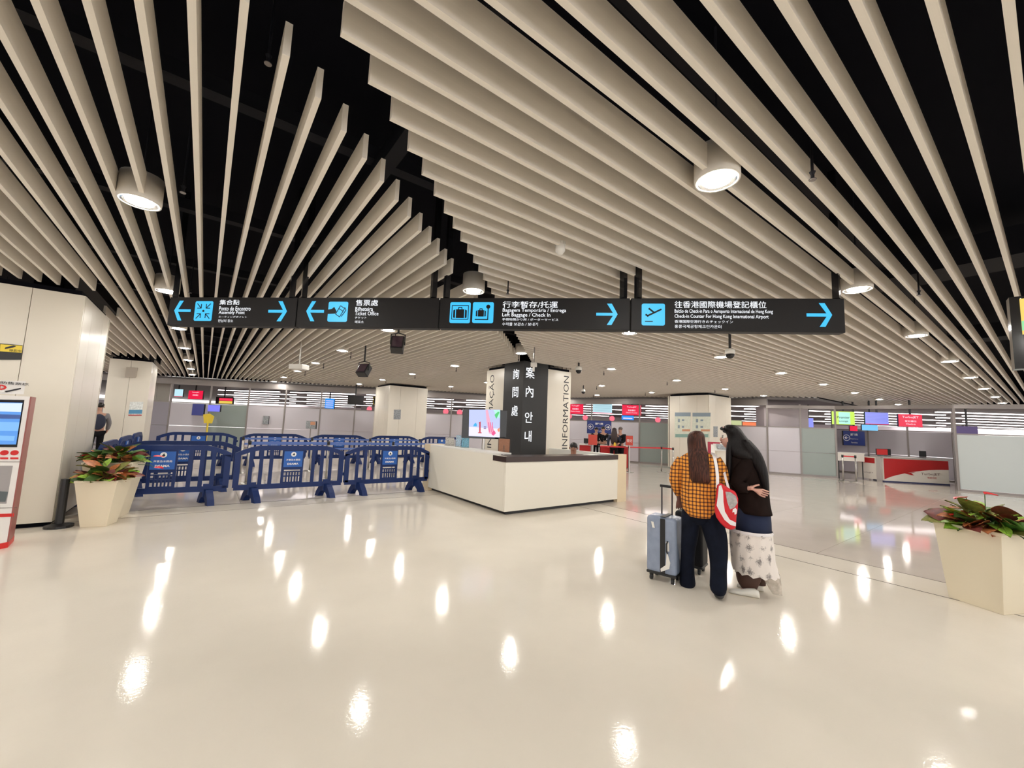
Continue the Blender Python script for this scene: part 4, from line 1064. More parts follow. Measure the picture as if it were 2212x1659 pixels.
def person(label, x, y, az, h, cols, hair='short', grp=None, arms='down', seat=0.0, extra=None):
    """a small distant figure: one continuous body, clothes and hair as parts. az = facing angle"""
    k = h / 1.72; F = Vector((math.cos(az), math.sin(az), 0)); Rt = F.cross(UP); O = Vector((x, y, 0))
    def L(a, b, c): return O + Rt * a * k + F * b * k + UP * (c * k - seat)
    t = thing('person', label, 'person', O, grp)
    skin, top, bot, hr, shoe = cols
    if arms == 'down': A = [((.25, .02, 1.16), (.24, .10, .94)), ((-.25, .02, 1.16), (-.24, .10, .94))]
    else: A = [((.25, .06, 1.14), (.14, .30, 1.06)), ((-.25, .06, 1.14), (-.14, .30, 1.06))]
    if seat: knee = [(.11, .40, seat / k + .52), (-.11, .40, seat / k + .52)]; ank = [(.11, .36, seat / k + .08), (-.11, .36, seat / k + .08)]
    else: knee = [(.10, .02, .50), (-.10, .02, .50)]; ank = [(.10, 0, .09), (-.10, 0, .09)]
    J = [(L(0, 0, .95), .13 * k, .10 * k), (L(0, 0, 1.15), .12 * k, .09 * k), (L(0, 0, 1.36), .14 * k, .09 * k), (L(0, .0, 1.47), .05 * k, .05 * k), (L(0, .015, 1.56), .066 * k, .075 * k), (L(0, .015, 1.66), .068 * k, .078 * k)]
    E = [(0, 1), (1, 2), (2, 3), (3, 4), (4, 5)]
    for i, s in enumerate((1, -1)):
        n = len(J); J += [(L(.17 * s, 0, 1.40), .05 * k), (L(*A[i][0]), .042 * k), (L(*A[i][1]), .03 * k), (L(A[i][1][0], A[i][1][1] + .05, A[i][1][2] - .06), .033 * k, .015 * k)]
        E += [(2, n), (n, n + 1), (n + 1, n + 2), (n + 2, n + 3)]
        n = len(J); J += [(L(.09 * s, 0, .90), .08 * k), (L(*knee[i]), .055 * k), (L(*ank[i]), .038 * k)]; E += [(0, n), (n, n + 1), (n + 1, n + 2)]
    skin_obj('body', J, E, skin, t, 1)
    J = [(L(0, 0, .98), .16 * k, .12 * k), (L(0, 0, 1.15), .155 * k, .115 * k), (L(0, 0, 1.36), .17 * k, .115 * k)]; E = [(0, 1), (1, 2)]
    for i, s in enumerate((1, -1)):
        n = len(J); J += [(L(.18 * s, 0, 1.39), .07 * k), (L(*A[i][0]), .062 * k), (L(A[i][1][0], A[i][1][1] - .01, A[i][1][2] + .02), .048 * k)]; E += [(2, n), (n, n + 1), (n + 1, n + 2)]
    skin_obj('jacket', J, E, top, t, 1)
    J = [(L(0, 0, .95), .15 * k, .11 * k)]; E = []
    for i, s in enumerate((1, -1)):
        n = len(J); J += [(L(.09 * s, 0, .88), .095 * k), (L(*knee[i]), .075 * k), (L(*ank[i]), .062 * k)]; E += [(0, n), (n, n + 1), (n + 1, n + 2)]
    skin_obj('trousers', J, E, bot, t, 1)
    for i in (0, 1):
        p = L(ank[i][0], ank[i][1] + .05, 0); p.z = max(p.z, 0) ; p.z = .045
        MB().ball(p, .06 * k, .06 * k, .045, 10, 6).obj('shoe', shoe, t, True)
    hb = MB()
    if hair == 'short': hb.ball(L(0, -.012, 1.665), .084 * k, .09 * k, .075 * k)
    else:
        hb.ball(L(0, -.012, 1.655), .09 * k, .10 * k, .085 * k)
        Rr = []
        for (z, wx, wy, yo) in ((1.68, .07, .06, -.02), (1.6, .10, .07, -.04), (1.45, .13, .06, -.07), (1.25, .14, .05, -.10), (1.08, .12, .03, -.11)):
            Rr.append([L(wx * math.cos(a * PI / 6), yo + wy * math.sin(a * PI / 6), z) for a in range(12)])
        hb.rings(Rr)
    hb.obj('hair', hr, t, True)
    for s in (1, -1): MB().ball(L(.03 * s, .092, 1.62), .011 * k, .011 * k, .007 * k, 8, 5).obj('eye', m_btext, t)
    MB().ball(L(0, .098, 1.59), .013 * k, .016 * k, .02 * k, 8, 5).obj('nose', skin, t, True)
    MB().ball(L(0, .088, 1.555), .026 * k, .01 * k, .006 * k, 8, 5).obj('mouth', mat('lips', (.3, .08, .07), .5), t)
    for s in (1, -1): MB().ball(L(.085 * s, .005, 1.61), .012 * k, .02 * k, .03 * k, 8, 5).obj('ear', skin, t, True)
    return t, L
m_cb = mat('cloth_black', (.008, .008, .010), .85, spec=.15); m_cn = mat('cloth_navy', (.02, .025, .05), .8); m_cg = mat('cloth_grey', (.20, .19, .20), .8); m_grh = mat('grey_hair', (.14, .11, .10), .6)
def pos(px, D): p = at_dist(px, 930, D); return p.x, p.y
cam_az = lambda px: math.atan2(at_dist(px, 930, 5).y, at_dist(px, 930, 5).x)
grpP = 'people at the far red desk'
person('person in black standing behind the far desk, half hidden by the red square sign', *pos(1288, 19.2), cam_az(1290) + PI, 1.62, (m_skin, m_cb, m_cb, m_hair, m_black), 'short', grpP)
person('person in black t-shirt with short dark hair behind the far red desk', *pos(1303, 18.3), cam_az(1303) + PI, 1.66, (m_skin, m_cb, m_cb, m_hair, m_black), 'short', grpP, arms='front')
t, L = person('person with long dark hair seen from behind at the far red desk', *pos(1327, 16.9), cam_az(1327), 1.62, (m_skin, m_cn, m_cb, mat('far_hair', (.03, .015, .015), .5), m_black), 'long', grpP)
MB().ball(L(.03, -.17, 1.02), .06, .05, .10).obj('yellow_pouch', mat('pouch_yellow', (.85, .55, .05), .5), t, True)
person('person in black with greying hair at the right of the far red desk', *pos(1340, 17.1), cam_az(1340) + PI * .8, 1.66, (m_skin, m_cb, m_cb, m_grh, m_black), 'short', grpP, arms='front')
t, L = person('person in dark jacket with a backpack walking beyond the nearest left pillar', *pos(209, 16.3), cam_az(212) + .3, 1.72, (m_skin, m_cg, m_cb, m_hair, m_black), 'short')
b_ = MB().ball(L(-.05, -.20, 1.2), .15, .11, .22).obj('backpack', m_cn, t, True)
# the man behind the counter
t, L = person('person with short black hair in dark clothes sitting behind the white counter', *pos(1240, 9.25), cam_az(1240) + PI - .15, 1.72, (mat('skin_tan', (.30, .14, .09), .5), m_cb, m_cb, m_hair, m_black), 'short', seat=.50, arms='front')
MB().lathe(Vector((*pos(1240, 9.25), 0)), [(.22, 0), (.22, .03), (.03, .05), (.03, .36), (.2, .37), (.2, .41)]).obj('stool', m_black, t)

# ---------------------------------------------------------------- the two women
def frame(px, py):
    O = at_z(px, py, 0); F = Vector((O.x, O.y, 0)).normalized(); R = F.cross(UP)
    def Q(a, b, yo=0.0): return at_plane(a, b, O + F * yo, -F)
    return O, F, R, Q
def loft_rings(Q, F, R, rings, n=20, fold=0.0, fk=7, sq=1.0, yph=.0):
    out = []
    for i, rg_ in enumerate(rings):
        py, xl, xr, dep = rg_[:4]; yo = rg_[4] if len(rg_) > 4 else 0.0
        a = Q(xl, py, yo); b = Q(xr, py, yo); c = (a + b) / 2; w = (b - a).length / 2
        ring = []
        for j in range(n):
            th_ = 2 * PI * j / n; k = 1 + fold * math.sin(fk * th_ + i * .55 + yph) * (1 if i else .4)
            cx_ = math.copysign(abs(math.cos(th_)) ** sq, math.cos(th_)); sy_ = math.copysign(abs(math.sin(th_)) ** sq, math.sin(th_))
            ring.append(c + R * (w * k * cx_) + F * (dep * k * sy_))
        out.append(ring)
    return out
def smooth_rings(rs, k=3):
    """Catmull-Rom refinement of the ring list"""
    out = []
    n = len(rs)
    for i in range(n - 1):
        p0 = rs[max(i - 1, 0)]; p1 = rs[i]; p2 = rs[i + 1]; p3 = rs[min(i + 2, n - 1)]
        for s in range(k):
            u = s / k
            row = tuple(.5 * ((2 * p1[j]) + (-p0[j] + p2[j]) * u + (2 * p0[j] - 5 * p1[j] + 4 * p2[j] - p3[j]) * u * u + (-p0[j] + 3 * p1[j] - 3 * p2[j] + p3[j]) * u ** 3) for j in range(len(p1)))
            out.append(row)
    out.append(rs[-1]); return out

def hair_mat(name, c1, c2):
    m = mat(name, c1, .45, spec=.22); nt = m.node_tree; b = nt.nodes['Principled BSDF']
    tc = nt.nodes.new('ShaderNodeTexCoord'); mp = nt.nodes.new('ShaderNodeMapping'); mp.inputs['Scale'].default_value = (90, 90, 5)
    n = nt.nodes.new('ShaderNodeTexNoise'); n.inputs['Scale'].default_value = 1.0; n.inputs['Detail'].default_value = 3
    cr = nt.nodes.new('ShaderNodeValToRGB'); cr.color_ramp.elements[0].position = .38; cr.color_ramp.elements[1].position = .68
    cr.color_ramp.elements[0].color = (*c1, 1); cr.color_ramp.elements[1].color = (*c2, 1)
    nt.links.new(tc.outputs['Object'], mp.inputs[0]); nt.links.new(mp.outputs[0], n.inputs['Vector']); nt.links.new(n.outputs['Fac'], cr.inputs[0]); nt.links.new(cr.outputs[0], b.inputs['Base Color'])
    bp = nt.nodes.new('ShaderNodeBump'); bp.inputs['Strength'].default_value = .5; bp.inputs['Distance'].default_value = .01
    nt.links.new(n.outputs['Fac'], bp.inputs['Height']); nt.links.new(bp.outputs[0], b.inputs['Normal'])
    return m
m_hair1 = hair_mat('brown_hair', (.022, .007, .005), (.10, .032, .018)); m_hair2 = hair_mat('long_black_hair', (.003, .002, .002), (.010, .007, .008))
def plaid():
    m = mat('plaid_cloth', (.75, .3, .03), .85); nt = m.node_tree; b = nt.nodes['Principled BSDF']
    tc = nt.nodes.new('ShaderNodeTexCoord'); mp = nt.nodes.new('ShaderNodeMapping'); mp.inputs['Rotation'].default_value = (0, 0, math.radians(62))
    sep = nt.nodes.new('ShaderNodeSeparateXYZ'); nt.links.new(tc.outputs['Object'], mp.inputs[0]); nt.links.new(mp.outputs[0], sep.inputs[0])
    def M(op, a, b_=None):
        n = nt.nodes.new('ShaderNodeMath'); n.operation = op
        for i, v in enumerate((a, b_)):
            if v is None: continue
            if isinstance(v, (int, float)): n.inputs[i].default_value = v
            else: nt.links.new(v, n.inputs[i])
        return n.outputs[0]
    no = nt.nodes.new('ShaderNodeTexNoise'); no.inputs['Scale'].default_value = 5; nt.links.new(tc.outputs['Object'], no.inputs['Vector'])
    wob = M('MULTIPLY', M('SUBTRACT', no.outputs['Fac'], .5), .03)
    fac = None
    for ax, per in (('X', .033), ('Z', .036)):
        f = M('FRACT', M('MULTIPLY', M('ADD', sep.outputs[ax], wob), 1 / per))
        l1 = M('LESS_THAN', M('ABSOLUTE', M('SUBTRACT', f, .5)), .17)
        fac = l1 if fac is None else M('ADD', fac, l1)
    cr = nt.nodes.new('ShaderNodeValToRGB'); cr.color_ramp.interpolation = 'CONSTANT'
    cr.color_ramp.elements[0].position = 0; cr.color_ramp.elements[0].color = (.80, .33, .04, 1)
    cr.color_ramp.elements[1].position = .4; cr.color_ramp.elements[1].color = (.26, .075, .015, 1)
    e = cr.color_ramp.elements.new(.8); e.color = (.035, .012, .008, 1)
    nt.links.new(M('MULTIPLY', fac, .5), cr.inputs[0]); nt.links.new(cr.outputs[0], b.inputs['Base Color'])
    return m
m_plaid = plaid()
m_denim = mat('dark_denim', (.005, .007, .016), .85, noise=.3, nscale=12, spec=.15)
m_jacket = mat('dark_brown_wool', (.014, .008, .007), .9, noise=.15, nscale=14, spec=.1)

O1, F1, R1, Q1 = frame(1518, 1277)
w1 = thing('person', 'woman with long brown hair in an orange plaid shirt and dark jeans, seen from behind', 'person', O1)
J = [(Q1(1512, 1100), .13, .10), (Q1(1511, 1060), .11, .085), (Q1(1509, 1012), .13, .09), (Q1(1508, 978), .045, .045), (Q1(1506, 962), .062, .07), (Q1(1505, 945), .066, .078)]
E = [(0, 1), (1, 2), (2, 3), (3, 4), (4, 5)]
def chain(J, E, start, pts):
    prev = start
    for p in pts:
        J.append(p); E.append((prev, len(J) - 1)); prev = len(J) - 1
    return prev
hl = chain(J, E, 2, [(Q1(1476, 994), .05), (Q1(1463, 1036, -.01), .042), (Q1(1466, 1066, .07), .032), (Q1(1467, 1078, .09), .024)])
hr_ = chain(J, E, 2, [(Q1(1543, 994), .05), (Q1(1561, 1038, .04), .042), (Q1(1553, 1062, .2), .03), (Q1(1548, 1068, .26), .024)])
chain(J, E, 0, [(Q1(1492, 1112), .08), (Q1(1487, 1188, .06), .055), (Q1(1486, 1252, .1), .04)])
chain(J, E, 0, [(Q1(1534, 1112), .08), (Q1(1551, 1190, -.06), .055), (Q1(1554, 1268, -.1), .04)])
for (P, d, par, sd) in ((Q1(1467, 1078, .09), Vector((0, 0, -1)) + F1 * .25, hl, 1), (Q1(1548, 1068, .26), -R1 * .5 + F1 * .8, hr_, -1)):
    j2, e2 = hand(P, d, -F1 if sd > 0 else UP, .95, None, None, sd, .9)
    off = len(J); J += j2; E += [(a_ + off, b_ + off) for a_, b_ in e2]; E.append((par, off))
skin_obj('body', J, E, m_skin_d, w1, 1)
sh = MB()
sh.rings(loft_rings(Q1, F1, R1, smooth_rings([(975, 1497, 1525, .06, 0), (983, 1478, 1542, .09, 0), (996, 1466, 1551, .125, 0), (1020, 1468, 1552, .14, 0), (1050, 1470, 1552, .145, -.01), (1080, 1471, 1549, .15, -.015), (1100, 1475, 1547, .15, -.02), (1114, 1484, 1543, .14, -.02)]), 32, .018, 9))
sh.tube([Q1(1474, 992), Q1(1462, 1012, -.01), Q1(1459, 1036, -.01), Q1(1463, 1052, .03), Q1(1467, 1066, .07)], [.055, .062, .062, .058, .045], 14)
sh.tube([Q1(1545, 992), Q1(1556, 1012, .0), Q1(1562, 1032, .03), Q1(1558, 1050, .12), Q1(1552, 1062, .2)], [.055, .062, .06, .052, .042], 14)
o = sh.obj('plaid_shirt', m_plaid, w1, True)
je = MB()
je.rings(loft_rings(Q1, F1, R1, smooth_rings([(1095, 1476, 1552, .12), (1110, 1473, 1556, .13), (1122, 1474, 1556, .12), (1132, 1490, 1540, .08)]), 24))
je.rings(loft_rings(Q1, F1, R1, smooth_rings([(1108, 1472, 1514, .11, 0), (1150, 1471.5, 1509, .10, .02), (1190, 1471, 1502, .085, .06), (1230, 1470, 1500, .085, .09), (1258, 1468, 1502, .10, .1), (1266, 1471, 1499, .10, .1)]), 18, .02, 5))
je.rings(loft_rings(Q1, F1, R1, smooth_rings([(1108, 1508, 1556, .115, 0), (1150, 1518, 1570, .11, -.03), (1190, 1530, 1573, .095, -.06), (1230, 1534, 1570, .09, -.09), (1268, 1533, 1570, .105, -.11), (1280, 1539, 1566, .10, -.11)]), 18, .02, 5, yph=2))
je.obj('jeans', m_denim, w1, True)
for (px, py, yo) in ((1485, 1264, .13), (1553, 1280, -.09)):
    c = Q1(px, py, yo); me_ = MB().ball((0, 0, 0), .05, .125, .04, 12, 6).mesh('shoe', True)
    me_.transform(Matrix.Translation((c.x, c.y, .042)) @ Matrix.Rotation(math.atan2(F1.y, F1.x) - PI / 2, 4, 'Z')); link('shoe', me_, m_black, w1)
ha = MB()
ha.rings(loft_rings(Q1, F1, R1, smooth_rings([(930.5, 1501, 1511, .03, 0), (933, 1493, 1517, .075, 0), (940, 1486.5, 1522, .105, 0), (952, 1484.5, 1524, .115, -.005), (966, 1485, 1526, .10, -.02), (982, 1486, 1530, .075, -.07), (1005, 1488, 1533, .05, -.12), (1025, 1490, 1533.5, .045, -.145), (1038, 1492, 1534, .035, -.15), (1043, 1496, 1532, .02, -.15)]), 26, .012, 11))
ha.obj('long_hair', m_hair1, w1, True)

# red and white bag on her shoulder
bg = thing('shoulder_bag', 'red and white tote bag with long white straps on the plaid woman\'s right shoulder', 'bag', Q1(1565, 1145, -.2))
def bagp(pts, yo, th, name, m, par=bg, bev=False):
    o = MB().prism([Q1(a, b, yo) for a, b in pts], F1 * th).obj(name, m, par)
    if bev: bevel(o, .02, 3)
    return o
m_bagr = mat('bag_red', (.62, .008, .02), .45, noise=.08, nscale=10); m_bagw = mat('bag_white', (.85, .82, .84), .45)
bagp([(1549, 1050), (1554, 1044), (1561, 1047), (1576, 1057), (1590, 1064), (1595, 1078), (1594, 1100), (1591, 1120), (1590, 1142), (1580, 1146), (1568, 1142), (1556, 1131), (1547, 1118), (1543.5, 1103), (1546, 1080)], -.26, .10, 'bag_body', m_bagr, bev=True)
bagp([(1553, 1050), (1558, 1048), (1562, 1060), (1563, 1085), (1566, 1105), (1576, 1122), (1590, 1129), (1589.5, 1137), (1578, 1134), (1565, 1123), (1556, 1108), (1548, 1092), (1551, 1070)], -.264, .003, 'white_swoosh', m_bagw)
bagp([(1567, 1062), (1578, 1063), (1590, 1072), (1593.5, 1086), (1587, 1096), (1577, 1101), (1571, 1085)], -.264, .003, 'grey_patch', mat('bag_grey', (.42, .40, .40), .5, noise=.2, nscale=40))
bagp([(1583, 1100), (1589, 1097), (1592, 1101), (1591, 1110), (1587, 1112), (1586, 1106), (1582, 1107)], -.266, .003, 'white_mark', m_bagw)
def strap(pts, wd, name):
    P = [Q1(*p) for p in pts]; b = MB(); rr = []
    for i, p in enumerate(P):
        d = (P[min(i + 1, len(P) - 1)] - P[max(i - 1, 0)]).normalized(); s_ = d.cross(F1).normalized()
        rr.append([p - s_ * wd / 2 - F1 * .003, p + s_ * wd / 2 - F1 * .003, p + s_ * wd / 2 + F1 * .003, p - s_ * wd / 2 + F1 * .003])
    b.rings(rr).obj(name, m_bagw, bg)
strap([(1536, 980, .02), (1540, 980, -.06), (1544, 990, -.135), (1548, 1010, -.17), (1550, 1030, -.2), (1550, 1054, -.23)], .027, 'strap')
strap([(1536, 980, .02), (1545, 983, .05), (1562, 1010, .0), (1568, 1035, -.1), (1576, 1062, -.2)], .022, 'strap')

# second woman
O2, F2, R2, Q2 = frame(1618, 1284)
w2 = thing('person', 'woman leaning left with long black hair, dark brown jacket, lace skirt and white shoes', 'person', O2)
J = [(Q2(1628, 1100), .13, .11), (Q2(1624, 1050), .12, .10), (Q2(1610, 1003), .13, .10), (Q2(1592, 972), .045, .045), (Q2(1573, 960), .062, .066), (Q2(1569.5, 943), .080, .082)]
E = [(0, 1), (1, 2), (2, 3), (3, 4), (4, 5)]
ha_ = chain(J, E, 2, [(Q2(1618, 996, -.1), .05), (Q2(1594, 1046, -.13), .042), (Q2(1612, 1055, -.19), .03), (Q2(1620, 1054, -.215), .024)])
chain(J, E, 2, [(Q2(1598, 996, .1), .05), (Q2(1586, 1042, .14), .042), (Q2(1570, 1060, .2), .03), (Q2(1564, 1062, .22), .022)])
chain(J, E, 0, [(Q2(1618, 1120), .085), (Q2(1618, 1195), .06), (Q2(1620, 1268), .04), (Q2(1600, 1281, 0), .03), (Q2(1586, 1282, 0), .025)])
chain(J, E, 0, [(Q2(1640, 1115, .1), .085), (Q2(1642, 1190, .14), .06), (Q2(1640, 1258, .16), .04), (Q2(1622, 1267, .16), .03)])
m_skin2 = mat('skin_fair', (.62, .34, .27), .5)
P = Q2(1620, 1054, -.215)
j2, e2 = hand(P, R2 * 1.0 - UP * .35, -F2, 1.0, None, None, 1, .35)
off = len(J); J += j2; E += [(a_ + off, b_ + off) for a_, b_ in e2]; E.append((ha_, off))
skin_obj('body', J, E, m_skin2, w2, 1)
# face towards the left
fc_ = Q2(1569.5, 946); nd = (-R2 * .95 - UP * .35).normalized()
MB().ball(fc_ - R2 * .050 - UP * .018, .016, .014, .022, 8, 6).obj('nose', m_skin2, w2, True)
MB().ball(fc_ - R2 * .036 - F2 * .036 + UP * .008, .010, .008, .006, 8, 5).obj('eye', m_btext, w2)
MB().ball(fc_ - R2 * .034 - F2 * .034 + UP * .024, .014, .008, .004, 8, 5).obj('eyebrow', m_btext, w2)
MB().ball(fc_ - R2 * .040 - F2 * .014 - UP * .048, .010, .022, .006, 8, 5).obj('mouth', MATS['lips'], w2)
jk = MB()
jk.rings(loft_rings(Q2, F2, R2, smooth_rings([(962, 1578, 1612, .06, 0), (972, 1573, 1630, .11, 0), (988, 1570, 1646, .15, 0), (1010, 1569, 1655, .165, 0), (1035, 1572, 1659, .17, 0), (1060, 1579, 1661, .17, 0), (1085, 1588, 1664, .17, 0), (1108, 1596, 1669, .17, 0)]), 32, .010, 7))
jk.tube([Q2(1618, 992, -.10), Q2(1602, 1022, -.14), Q2(1594, 1044, -.15), Q2(1603, 1053, -.185), Q2(1616, 1055, -.205)], [.07, .078, .07, .058, .046], 14)
jk.tube([Q2(1596, 994, .08), Q2(1586, 1025, .12), Q2(1583, 1044, .14), Q2(1572, 1058, .19)], [.07, .07, .06, .045], 14)
jk.obj('brown_jacket', m_jacket, w2, True)
MB().rings(loft_rings(Q2, F2, R2, [(1098, 1591, 1664, .15), (1125, 1590, 1666, .155), (1151, 1590, 1667, .16)], 28, .01, 6)).obj('navy_top', mat('navy_cloth', (.006, .014, .05), .85), w2, True)
def lace():
    m = mat('white_lace', (.8, .76, .72), .8); nt = m.node_tree; b = nt.nodes['Principled BSDF']
    tc = nt.nodes.new('ShaderNodeTexCoord'); mp = nt.nodes.new('ShaderNodeMapping'); mp.inputs['Rotation'].default_value = (0, 0, math.radians(66)); mp.inputs['Scale'].default_value = (12, 12, 9)
    nt.links.new(tc.outputs['Object'], mp.inputs[0])
    v = nt.nodes.new('ShaderNodeTexVoronoi'); v.inputs['Scale'].default_value = 1.0; nt.links.new(mp.outputs[0], v.inputs['Vector'])
    n = nt.nodes.new('ShaderNodeTexNoise'); n.inputs['Scale'].default_value = 90; nt.links.new(tc.outputs['Object'], n.inputs['Vector'])
    w = nt.nodes.new('ShaderNodeMath'); w.operation = 'MULTIPLY'; w.inputs[1].default_value = .6; nt.links.new(v.outputs['Distance'], w.inputs[0]); v.inputs['Randomness'].default_value = .55; v.distance = 'MANHATTAN'
    ad = nt.nodes.new('ShaderNodeMath'); ad.operation = 'ADD'; nt.links.new(w.outputs[0], ad.inputs[0])
    ml = nt.nodes.new('ShaderNodeMath'); ml.operation = 'MULTIPLY'; ml.inputs[1].default_value = .55; nt.links.new(n.outputs['Fac'], ml.inputs[0]); nt.links.new(ml.outputs[0], ad.inputs[1])
    cr = nt.nodes.new('ShaderNodeValToRGB'); cr.color_ramp.elements[0].position = .38; cr.color_ramp.elements[0].color = (.20, .18, .18, 1)
    cr.color_ramp.elements[1].position = .62; cr.color_ramp.elements[1].color = (.80, .74, .70, 1)
    nt.links.new(ad.outputs[0], cr.inputs[0]); nt.links.new(cr.outputs[0], b.inputs['Base Color']); return m
m_lace = lace()
rs = loft_rings(Q2, F2, R2, smooth_rings([(1144, 1578, 1669, .17), (1150, 1577, 1668, .17), (1178, 1577, 1671, .17), (1208, 1580, 1675, .165), (1228, 1583, 1680, .16), (1238, 1586, 1682, .16)]), 48, .03, 12)
rs = [[p + UP * (0.012 * math.sin(j * PI / 2.0) if i == len(rs) - 1 else 0) for j, p in enumerate(r_)] for i, r_ in enumerate(rs)]
MB().rings(rs, cap=False).obj('lace_skirt', m_lace, w2, True)
MB().rings(loft_rings(Q2, F2, R2, [(1143, 1577, 1669, .172), (1147, 1576, 1670, .176), (1150, 1577, 1669, .172)], 40, .02, 20), cap=False).obj('lace_edge', m_bagw, w2, True)
MB().rings(loft_rings(Q2, F2, R2, smooth_rings([(1236, 1590, 1646, .08), (1250, 1591, 1643, .08), (1262, 1595, 1638, .06), (1272, 1602, 1634, .05)]), 18)).obj('brown_boot_sock', mat('boot_brown', (.06, .022, .014), .6), w2, True)
MB().rings(loft_rings(Q2, F2, R2, smooth_rings([(1236, 1618, 1668, .07, .16), (1250, 1622, 1656, .06, .16), (1262, 1626, 1654, .05, .16)]), 16)).obj('brown_boot_sock', MATS['boot_brown'], w2, True)
m_shoe = mat('white_canvas', (.78, .76, .70), .6)
def shoe(px0, px1, py, yo):
    a = Q2(px0, py, yo); b = Q2(px1, py, yo); L = (b - a).length; r = (b - a).normalized(); r.z = 0; a.z = 0; rr = []
    for s, h_, w_ in ((0, .012, .012), (.04, .03, .03), (.15, .042, .042), (.4, .05, .045), (.62, .075, .04), (.85, .085, .037), (.97, .07, .03), (1, .04, .02)):
        rr.append([a + r * (L * s) + F2 * (w_ * math.cos(t_ * PI / 6)) + UP * (h_ / 2 + h_ / 2 * math.sin(t_ * PI / 6)) for t_ in range(12)])
    MB().rings(rr).obj('white_shoe', m_shoe, w2, True)
shoe(1574, 1641, 1290, -.06); shoe(1592, 1650, 1287, .17)
# sheer hem trailing at the right
m_sheer = mat('sheer_lace', (.62, .55, .48), .8, alpha=.45, noise=.3, nscale=20)
MB().rings(loft_rings(Q2, F2, R2, smooth_rings([(1238, 1640, 1684, .08, .05), (1262, 1655, 1687, .05, .06), (1284, 1668, 1690, .03, .06)]), 20, .05, 6), cap=False).obj('sheer_hem', m_sheer, w2, True)
hb = MB()
hb.rings(loft_rings(Q2, F2, R2, smooth_rings([(917.5, 1572, 1582, .03, 0), (920, 1566, 1592, .07, 0), (926, 1560, 1600, .095, 0), (933, 1565, 1605, .10, -.005), (940, 1569.5, 1610, .10, -.005), (950, 1571, 1618, .105, -.01), (962, 1570, 1629, .12, -.02), (974, 1572, 1639, .13, -.04), (984, 1578, 1644, .10, -.08), (992, 1590, 1648, .05, -.12)]), 26, .012, 9))
hb.rings(loft_rings(Q2, F2, R2, smooth_rings([(950, 1596, 1620, .06, -.05), (972, 1608, 1640, .07, -.09), (995, 1618, 1652, .06, -.12), (1020, 1634, 1659, .05, -.13), (1045, 1643, 1661.5, .035, -.13), (1066, 1652, 1662, .02, -.13)]), 16, .02, 5))
hb.rings(loft_rings(Q2, F2, R2, smooth_rings([(955, 1571, 1586, .05, -.05), (970, 1568.5, 1584, .045, -.08), (1000, 1568, 1581, .03, -.12), (1030, 1570, 1579, .02, -.13), (1050, 1572, 1577, .01, -.13)]), 14, .02, 4))
hb.obj('long_hair', m_hair2, w2, True)
MB().ball(Q2(1562, 926, -.03), .035, .03, .022, 10, 6).ball(Q2(1566, 932, -.05), .03, .02, .015, 10, 6).obj('hair_bow', m_black, w2, True)
MB().ball(Q2(1563, 923, -.05), .022, .006, .006, 8, 5).obj('hair_clip', mat('clip_pink', (.7, .45, .42), .3), w2, True)

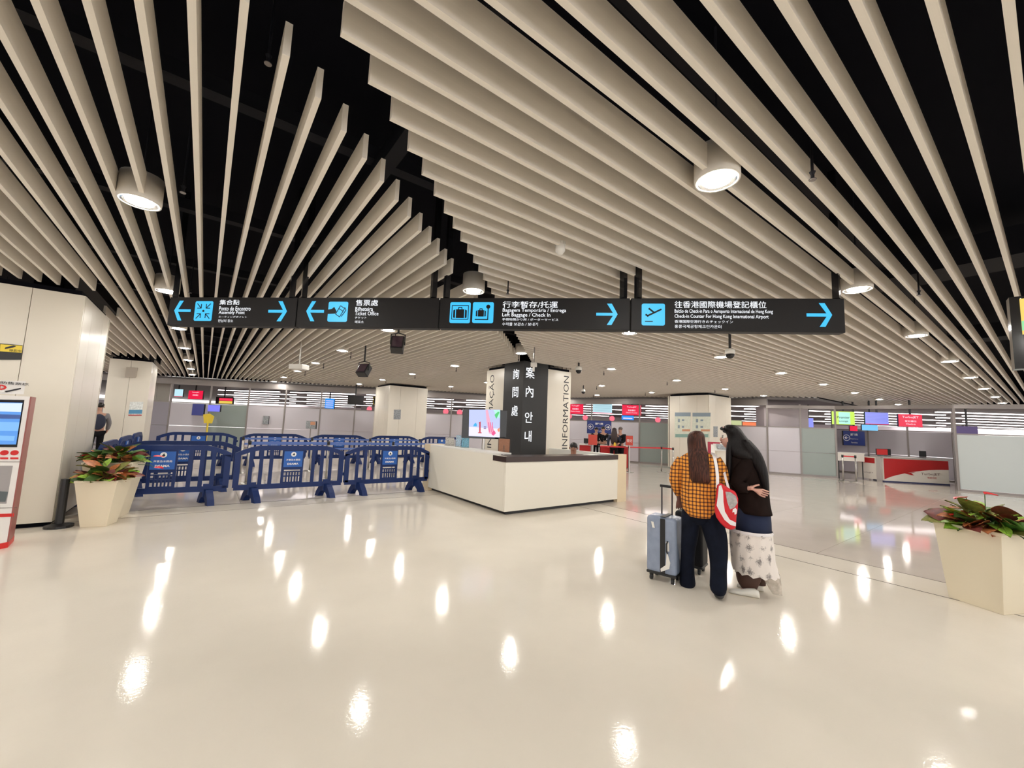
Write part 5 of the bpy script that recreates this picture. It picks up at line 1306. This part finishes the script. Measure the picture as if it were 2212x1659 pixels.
# ---------------------------------------------------------------- suitcases
m_case = mat('suitcase_blue', (.26, .31, .42), .22, noise=.10, nscale=9, bump=.35, bscale=16)
def suitcase(label, P, az, wd, dp_, z0, z1, m, strap_m=None, tagged=False, handle=None, dark=False):
    a = Vector((math.cos(math.radians(az)), math.sin(math.radians(az)), 0)); b = Vector((math.cos(math.radians(az - 90)), math.sin(math.radians(az - 90)), 0))
    P = Vector(P); c = P + a * wd / 2 + b * dp_ / 2; c.z = 0
    t = thing('suitcase', label, 'suitcase', c)
    bevel(MB().obox(c + UP * (z0 + z1) / 2, a, UP, wd, z1 - z0, dp_).obj('shell', m, t), .035, 4)
    bevel(MB().obox(c + UP * (z0 + .0), a, UP, wd * .98, .03, dp_ * .98).obj('bottom_frame', m_black, t), .006, 1)
    if strap_m:
        f = MB(); s0 = -.02
        f.obox(c + a * s0 - b * (dp_ / 2 + .003) + UP * (z0 + z1) / 2, a, UP, .05, z1 - z0 - .03, .006)
        f.obox(c + a * s0 + UP * (z1 + .003), a, b, .05, dp_, .006)
        f.obox(c + a * s0 + b * (dp_ / 2 + .003) + UP * (z0 + z1) / 2, a, UP, .05, z1 - z0 - .03, .006)
        f.obj('strap', strap_m, t)
        MB().tube([c - a * .07 - b * (dp_ / 2) + UP * (z0 + .34), c - a * .07 - b * (dp_ / 2 + .03) + UP * (z0 + .32), c - a * .07 - b * (dp_ / 2 + .03) + UP * (z0 + .24), c - a * .07 - b * (dp_ / 2) + UP * (z0 + .22)], .008, 6).obj('side_handle', m_black, t)
    if handle:
        for s in (-.055, .055):
            MB().cyl(c + b * (dp_ / 2 - .05) + a * s + UP * z1, c + b * (dp_ / 2 - .05) + a * s + UP * handle, .008, n=8).obj('pull_rod', mat('rod_grey', (.10, .09, .10), .3, metal=.6), t)
        bevel(MB().obox(c + b * (dp_ / 2 - .05) + UP * handle, a, UP, .15, .03, .03).obj('pull_grip', m_black, t), .008)
    for sa in (-1, 1):
        for sb in (-1, 1):
            w_ = c + a * sa * (wd / 2 - .045) + b * sb * (dp_ / 2 - .04)
            ob = MB().cyl(w_ + UP * .027 - a * .012, w_ + UP * .027 + a * .012, .027, n=12).obj('wheel', m_black, t)
            MB().box(w_.x - .014, w_.x + .014, w_.y - .014, w_.y + .014, .045, z0).obj('fork', m_black, ob)
    if tagged:
        q = c - b * (dp_ / 2 + .006)
        MB().prism([q - a * .055 + UP * .42, q - a * .085 + UP * .42, q - a * .09 + UP * .33, q - a * .06 + UP * .33], -b * .003).obj('luggage_tag', m_white, t)
        MB().prism([q - a * .065 + UP * .33, q - a * .10 + UP * .22, q - a * .09 + UP * .16, q - a * .005 + UP * .11, q + a * .0 + UP * .14, q - a * .055 + UP * .19], -b * .003).obj('luggage_tag', m_white, t)
        MB().prism([q + a * .075 + UP * .60, q + a * .10 + UP * .60, q + a * .085 + UP * .54, q + a * .06 + UP * .54], -b * .003).obj('luggage_tag', m_white, t)
    return t
pw = at_z(1455, 1264)
suitcase('blue grey hard suitcase in plastic wrap with a black strap beside the plaid woman', pw - Vector((.02, .04, 0)), 104, .31, .24, .085, .66, m_case, m_black, True, .96)
pw = at_z(1518, 1246)
suitcase('black suitcase standing behind the jeans of the plaid woman', pw, 104, .30, .24, .08, .66, mat('suitcase_black', (.010, .010, .012), .5, spec=.2), None, False, .9)

# stands behind the women
c = at_dist(1556, 962, 9.0)
t = thing('leaflet_stand', 'cream leaflet stand with a white sheet between the two women', 'stand', (c.x, c.y, 0))
MB().obox(Vector((c.x, c.y, .62)), T45, UP, .16, 1.24, .12).obj('body', m_clad, t)
MB().obox(Vector((c.x, c.y, 1.29)) - D45 * .05, T45, (D45 + UP).normalized(), .26, .18, .012).obj('tray', m_white, t)
MB().obox(Vector((c.x, c.y, 1.31)) - D45 * .07, T45, (D45 + UP).normalized(), .18, .12, .006).obj('sheet', m_pg, t)
c = at_dist(1542, 972, 10.5)
t = thing('menu_sign', 'small maroon framed sign seen between the two women', 'sign', (c.x, c.y, 0))
MB().obox(c, T45, UP, .26, .36, .02).obj('board', mat('maroon', (.35, .02, .05), .5), t)
MB().obox(c - D45 * .013, T45, UP, .13, .25, .006).obj('print', m_white, t)
MB().cyl((c.x, c.y, 0), (c.x, c.y, c.z - .1), .02, n=8).obj('pole', m_metal, t)
